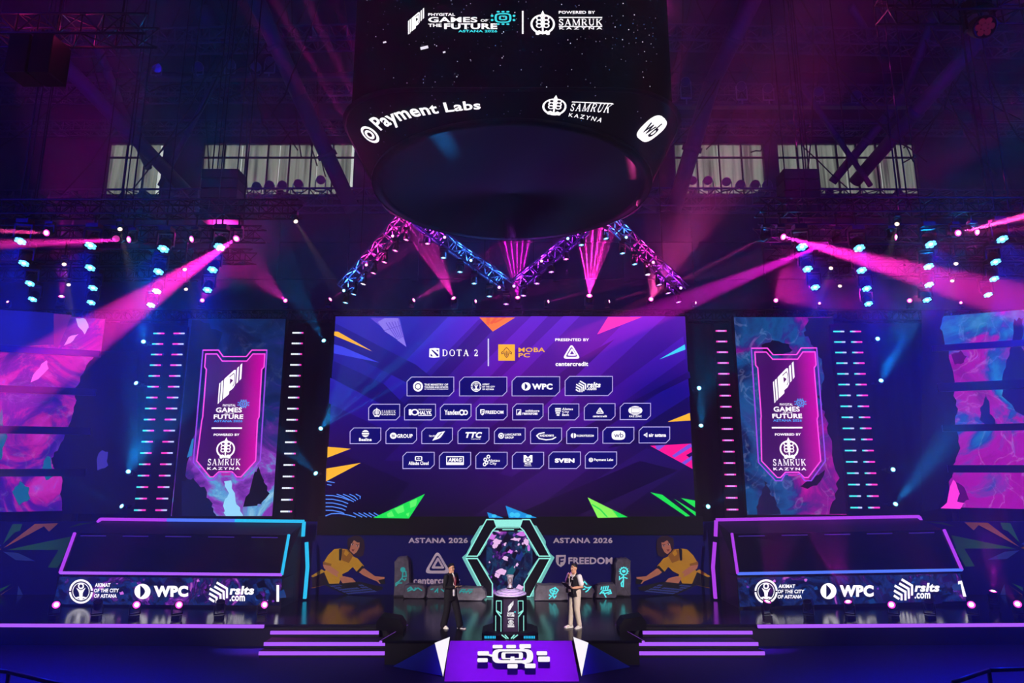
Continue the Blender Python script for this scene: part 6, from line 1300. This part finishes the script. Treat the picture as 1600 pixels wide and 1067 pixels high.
def shoe(name, root, ank, yaw, up, sole, base):
    m = MB(); a = V(ank); c, s = math.cos(yaw), math.sin(yaw); f = V((c, s, 0)); g = V((-s, c, 0)); L = lambda x, y, z: V((a.x, a.y, 0)) + f * x + g * y + V((0, 0, z)) + base
    rings = [[L(x, y0 * w_, z) for y0, z in ((-1, .025), (-.9, h * .6), (-.45, h), (.45, h), (.9, h * .6), (1, .025))] for x, w_, h in ((-.085, .026, .07), (-.06, .038, .10), (-.01, .040, .105), (.06, .043, .08), (.12, .046, .062), (.165, .036, .05), (.185, .015, .04))]
    m.loft(rings, up); o = m.build(name, root)
    m = MB(); rings = [[L(x, -w_, 0), L(x, -w_, .028), L(x, w_, .028), L(x, w_, 0)] for x, w_ in ((-.093, .028), (-.06, .043), (.06, .047), (.125, .049), (.172, .038), (.192, .016))]; m.loft(rings, sole, True, False); m.build('sole', o)
def person(loc, yaw, label, build):
    t = thing('person', loc, label, 'person'); build(t, V(loc)); t.rotation_euler = (0, 0, yaw); return t
def put(mb): # shapes are made around the figure's own origin
    return mb
def hair_cap(root, base, mat, short=True, fringe=.0):
    m = MB(); n = 18; c = HC + V((-.016, 0, .028)); rings = []
    for i in range(8):
        t = i / 7 * 1.0; ring = []
        for k in range(n):
            a = 2 * math.pi * k / n; front = max(0, math.cos(a)); back = max(0, -math.cos(a)); lim = 1.42 - .62 * front ** 2 + .62 * back; th = .02 + lim * (1 - t)
            ring.append(c + V(((.112 if front else .108) * math.sin(th) * math.cos(a), .087 * math.sin(th) * math.sin(a), .112 * math.cos(th) + .006 * math.sin(5 * a))))
        rings.append(ring)
    inner = [[c + (p - c) * .86 for p in r] for r in rings]
    m.loft(inner[::-1] + rings, mat); blob(m, c + V((.03, 0, .085)), (.075, .07, .035), mat)
    return fuse(m, 'hair', root, .008, 2, mat)

blk = M('suit_black', (17, 16, 20), .75, 0, .2); blk2 = M('trouser_black', (22, 21, 26), .8, 0, .15); shirt = M('shirt_white', (226, 222, 224), .8); beige = M('trouser_beige', (206, 192, 178), .85); vest = M('vest_black', (18, 16, 20), .8); shoew = M('shoe_white', (226, 220, 214), .5); solew = M('sole_white', (236, 232, 228), .5); shoek = M('shoe_dark', (30, 28, 30), .5); lany = M('lanyard_red', (150, 26, 44), .6); lanyw = M('lanyard_white', (220, 214, 216), .6); badge = M('badge', (226, 206, 190), .5)

Pl = at(703, 981, 19.35); Pl.z = 0
Pr = at(899, 981, 19.35); Pr.z = 0
def presenter_suit(t, B):
    Z = V((0, 0, 0))
    hipL, hipR = V((0, .095, .9)), V((0, -.095, .9)); kL, kR = V((.14, .12, .50)), V((-.015, -.12, .49)); aL, aR = V((.27, .13, .09)), V((-.12, -.13, .09))
    shL, shR = V((0, .19, 1.405)), V((0, -.19, 1.405)); eL, eR = V((.04, .26, 1.13)), V((.02, -.27, 1.13)); wL, wR = V((.25, .09, 1.10)), V((.25, -.08, 1.13))
    m = MB(); body_core(m, skin); head(m); leg(m, skin, hipL, kL, aL); leg(m, skin, hipR, kR, aR)
    for a, b, c in ((shL, eL, wL), (shR, eR, wR)): limb(m, [a, (a + b) / 2, b, (b + c) / 2, c], [.055, .048, .042, .038, .026], skin)
    hand(m, wL, (.85, -.45, .12), (0, -.2, 1), .5, -1, .4); hand(m, wR, (.85, .40, -.1), (0, .3, 1), .7, 1, .5)
    for a, f in ((aL, .2), (aR, -.1)): limb(m, [a + V((-.04, 0, -.045)), a + V((.11, 0, -.06))], [(.03, .03), (.02, .03)], skin)
    fuse(m, 'body', t, .0055, 3, skin); face(t, B * 0 + B)
    m = MB(); body_core(m, blk, .028, .84, 1.46)
    m.loft([ering((0, 0, z), (0, 0, 1), a, b, (1, 0, 0), 20) for z, a, b in ((.74, .155, .205), (.84, .145, .195), (1.0, .14, .182))], blk)
    for a, b, c in ((shL, eL, wL), (shR, eR, wR)): limb(m, [a + V((0, 0, .0)), (a + b) / 2, b, (b + c) / 2, b + (c - b) * .9], [.078, .07, .064, .056, .046], blk)
    o = fuse(m, 'jacket', t, .012, 2, blk)
    m = MB(); limb(m, [V((.140, 0, .88)) + B, V((.139, 0, 1.02)) + B, V((.147, 0, 1.2)) + B, V((.140, 0, 1.32)) + B, V((.105, 0, 1.42)) + B, V((.07, 0, 1.47)) + B], [(.022, .05), (.022, .05), (.022, .042), (.022, .036), (.024, .03), (.02, .03)], shirt, (1, 0, 0), 10); m.build('shirt', t)
    m = MB()
    for s in (-1, 1): m.add([V((x, s * y, z)) + B for x, y, z in ((.085, .05, 1.46), (.142, .075, 1.38), (.176, .05, 1.18), (.172, .034, 1.17), (.165, .04, 1.32), (.112, .036, 1.44))], [(0, 1, 2, 3, 4, 5)], M('lapel_black', (26, 25, 30), .5))
    m.build('lapel', o)
    m = MB(); limb(m, [hipL + V((0, -.0, .1)), hipL, (hipL + kL) / 2, kL, (kL + aL) / 2, aL + V((-.01, 0, -.02))], [.12, .118, .108, .098, .096, .10], blk2); limb(m, [hipR + V((0, 0, .1)), hipR, (hipR + kR) / 2, kR, (kR + aR) / 2, aR + V((-.01, 0, -.02))], [.12, .118, .108, .098, .096, .10], blk2); body_core(m, blk2, .02, .84, 1.0); fuse(m, 'trousers', t, .012, 2, blk2)
    shoe('shoe', t, aL + V((.01, 0, 0)), .15, shoek, solew, B); shoe('shoe', t, aR + V((.01, 0, 0)), -.15, shoew, solew, B)
    hair_cap(t, B, hair)
    m = MB()
    for s in (-1, 1): m.path([HC + V((.099 - .012 * abs(math.cos(a)) * .6, s * .033 + .026 * math.cos(a), .014 + .02 * math.sin(a))) + B for a in [i * math.pi / 6 for i in range(13)]], .0035, eyed, 5); m.tube(HC + V((.092, s * .06, .018)) + B, HC + V((-.01, s * .083, .018)) + B, .0035, eyed, 5)
    m.tube(HC + V((.1, -.008, .018)) + B, HC + V((.1, .008, .018)) + B, .0035, eyed, 5); m.build('glasses', t)
    m = MB()
    for s in (-1, 1): m.path([V((-.06, s * .05, 1.47)) + B, V((.03, s * .085, 1.455)) + B, V((.150, s * .05, 1.36)) + B, V((.178, s * .02, 1.16)) + B], .009, lany, 5)
    m.build('lanyard', t)
    m = MB(); m.box(V((.178, 0, 1.09)) + B, (.008, .07, .10), badge); m.build('badge', t)
def presenter_vest(t, B):
    hipL, hipR = V((0, .09, .9)), V((0, -.09, .9)); kL, kR = V((.02, .10, .49)), V((.05, -.10, .49)); aL, aR = V((-.06, .10, .09)), V((.10, -.11, .09))
    shL, shR = V((0, .20, 1.405)), V((0, -.20, 1.405)); eL, eR = V((-.03, .28, 1.13)), V((.07, -.28, 1.16)); wL, wR = V((.24, .20, 1.12)), V((.15, -.07, 1.38))
    m = MB(); body_core(m, skin, 0, .84, 1.46, .03); head(m); leg(m, skin, hipL, kL, aL); leg(m, skin, hipR, kR, aR)
    limb(m, [shL, (shL + eL) / 2, eL, (eL + wL) / 2, wL], [.06, .054, .046, .042, .028], skin); limb(m, [shR, (shR + eR) / 2, eR, (eR + wR) / 2, wR], [.06, .054, .046, .042, .028], skin)
    hand(m, wL, (.9, -.3, .1), (0, -.35, .95), .55, -1, .5); hand(m, wR, (.05, .35, .9), (.9, .4, -.1), 1.05, -1, .9)
    for a in (aL, aR): limb(m, [a + V((-.04, 0, -.045)), a + V((.11, 0, -.06))], [(.03, .03), (.02, .03)], skin)
    fuse(m, 'body', t, .0055, 3, skin); face(t, B)
    m = MB(); body_core(m, shirt, .014, .92, 1.44, .03)
    for a, b in ((shL, eL), (shR, eR)): limb(m, [a, (a + b) / 2, a + (b - a) * .72], [.08, .076, .078], shirt)
    fuse(m, 't_shirt', t, .011, 2, shirt)
    m = MB(); body_core(m, vest, .034, .84, 1.40, .03); m.loft([ering((.008, 0, z), (0, 0, 1), a, b, (1, 0, 0), 20) for z, a, b in ((.86, .165, .20), (.95, .165, .198), (1.05, .16, .19))], vest)
    for s in (-1, 1): limb(m, [V((-.05, s * .12, 1.38)), V((.0, s * .115, 1.47)), V((.07, s * .10, 1.38))], [(.03, .05), (.03, .045), (.03, .05)], vest, (1, 0, 0))
    o = fuse(m, 'vest', t, .012, 2, vest)
    for y, z in ((.10, 1.28), (-.10, 1.28), (.11, 1.0), (-.11, 1.0)):
        m = MB(); m.box(V((.158 if z > 1.1 else .182, y, z)) + B, (.03, .10, .12), M('vest_pocket', (26, 24, 28), .7)); m.build('pocket', o)
    m = MB(); m.box(V((.176, .10, 1.335)) + B, (.006, .07, .025), shirt); m.build('chest_patch', o)
    m = MB()
    for hip, k, a in ((hipL, kL, aL), (hipR, kR, aR)): limb(m, [hip + V((0, 0, .1)), hip, (hip + k) / 2, k, (k + a) / 2, a + V((-.005, 0, .0))], [.122, .118, .104, .086, .074, .068], beige)
    body_core(m, beige, .018, .84, 1.0); fuse(m, 'trousers', t, .012, 2, beige)
    shoe('shoe', t, aL, .2, shoew, solew, B); shoe('shoe', t, aR, -.2, shoew, solew, B)
    hair_cap(t, B, hair)
    m = MB()
    for s in (-1, 1): m.path([V((-.06, s * .05, 1.48)) + B, V((.03, s * .09, 1.47)) + B, V((.14, s * .06, 1.36)) + B, V((.19, s * .02, 1.14)) + B], .009, lanyw, 5)
    m.build('lanyard', t)
    m = MB(); m.box(V((.196, .0, 1.06)) + B, (.008, .09, .13), badge); m.build('badge', t)
yawL, yawR = R(-38), R(180 + 36)
PL = person(Pl, yawL, 'person in black suit and glasses, reading from a tablet', presenter_suit)
PR = person(Pr, yawR, 'person in black vest and beige trousers, speaking into a microphone', presenter_vest)
def held(name, label, cat, base, yaw, parts):
    t = thing(name, base, label, cat); t.rotation_euler = (0, 0, yaw)
    for nm, fn in parts: m = MB(); fn(m, V(base)); m.build(nm, t)
    return t
rz = lambda p, yaw: V((p[0] * math.cos(yaw) - p[1] * math.sin(yaw), p[0] * math.sin(yaw) + p[1] * math.cos(yaw), p[2]))
tilt = Matrix.Rotation(R(-16), 3, 'Y')
held('tablet', 'dark tablet held by the person in the black suit', 'tablet', Pl + rz((.37, 0, 1.145), yawL), yawL, [('body', lambda m, b: m.box(b, (.17, .25, .012), black, tilt)), ('screen', lambda m, b: m.box(b + tilt @ V((0, 0, .0075)), (.15, .23, .003), M('tablet_glass', (60, 64, 74), .1, 0, .6), tilt))])
tilt2 = Matrix.Rotation(R(-38), 3, 'Y')
held('clipboard', 'black clipboard held out by the person in beige trousers', 'clipboard', Pr + rz((.40, .12, 1.185), yawR), yawR, [('board', lambda m, b: m.box(b, (.32, .23, .012), black, tilt2)), ('paper', lambda m, b: m.box(b + tilt2 @ V((-.01, 0, .008)), (.27, .20, .004), M('paper', (120, 118, 124), .8), tilt2)), ('clip', lambda m, b: m.box(b + tilt2 @ V((.145, 0, .012)), (.03, .09, .012), silver, tilt2))])
md = V((-.35, .12, .93)).normalized()
held('microphone', 'black handheld microphone at the mouth of the person in beige trousers', 'microphone', Pr + rz((.185, -.03, 1.45), yawR), yawR, [('handle', lambda m, b: m.tube(b - md * .13, b + md * .055, .013, black, 10, .017)), ('mesh_head', lambda m, b: blob(m, b + md * .07, (.024, .024, .026), M('mic_mesh', (40, 40, 44), .4, .6), 10))])
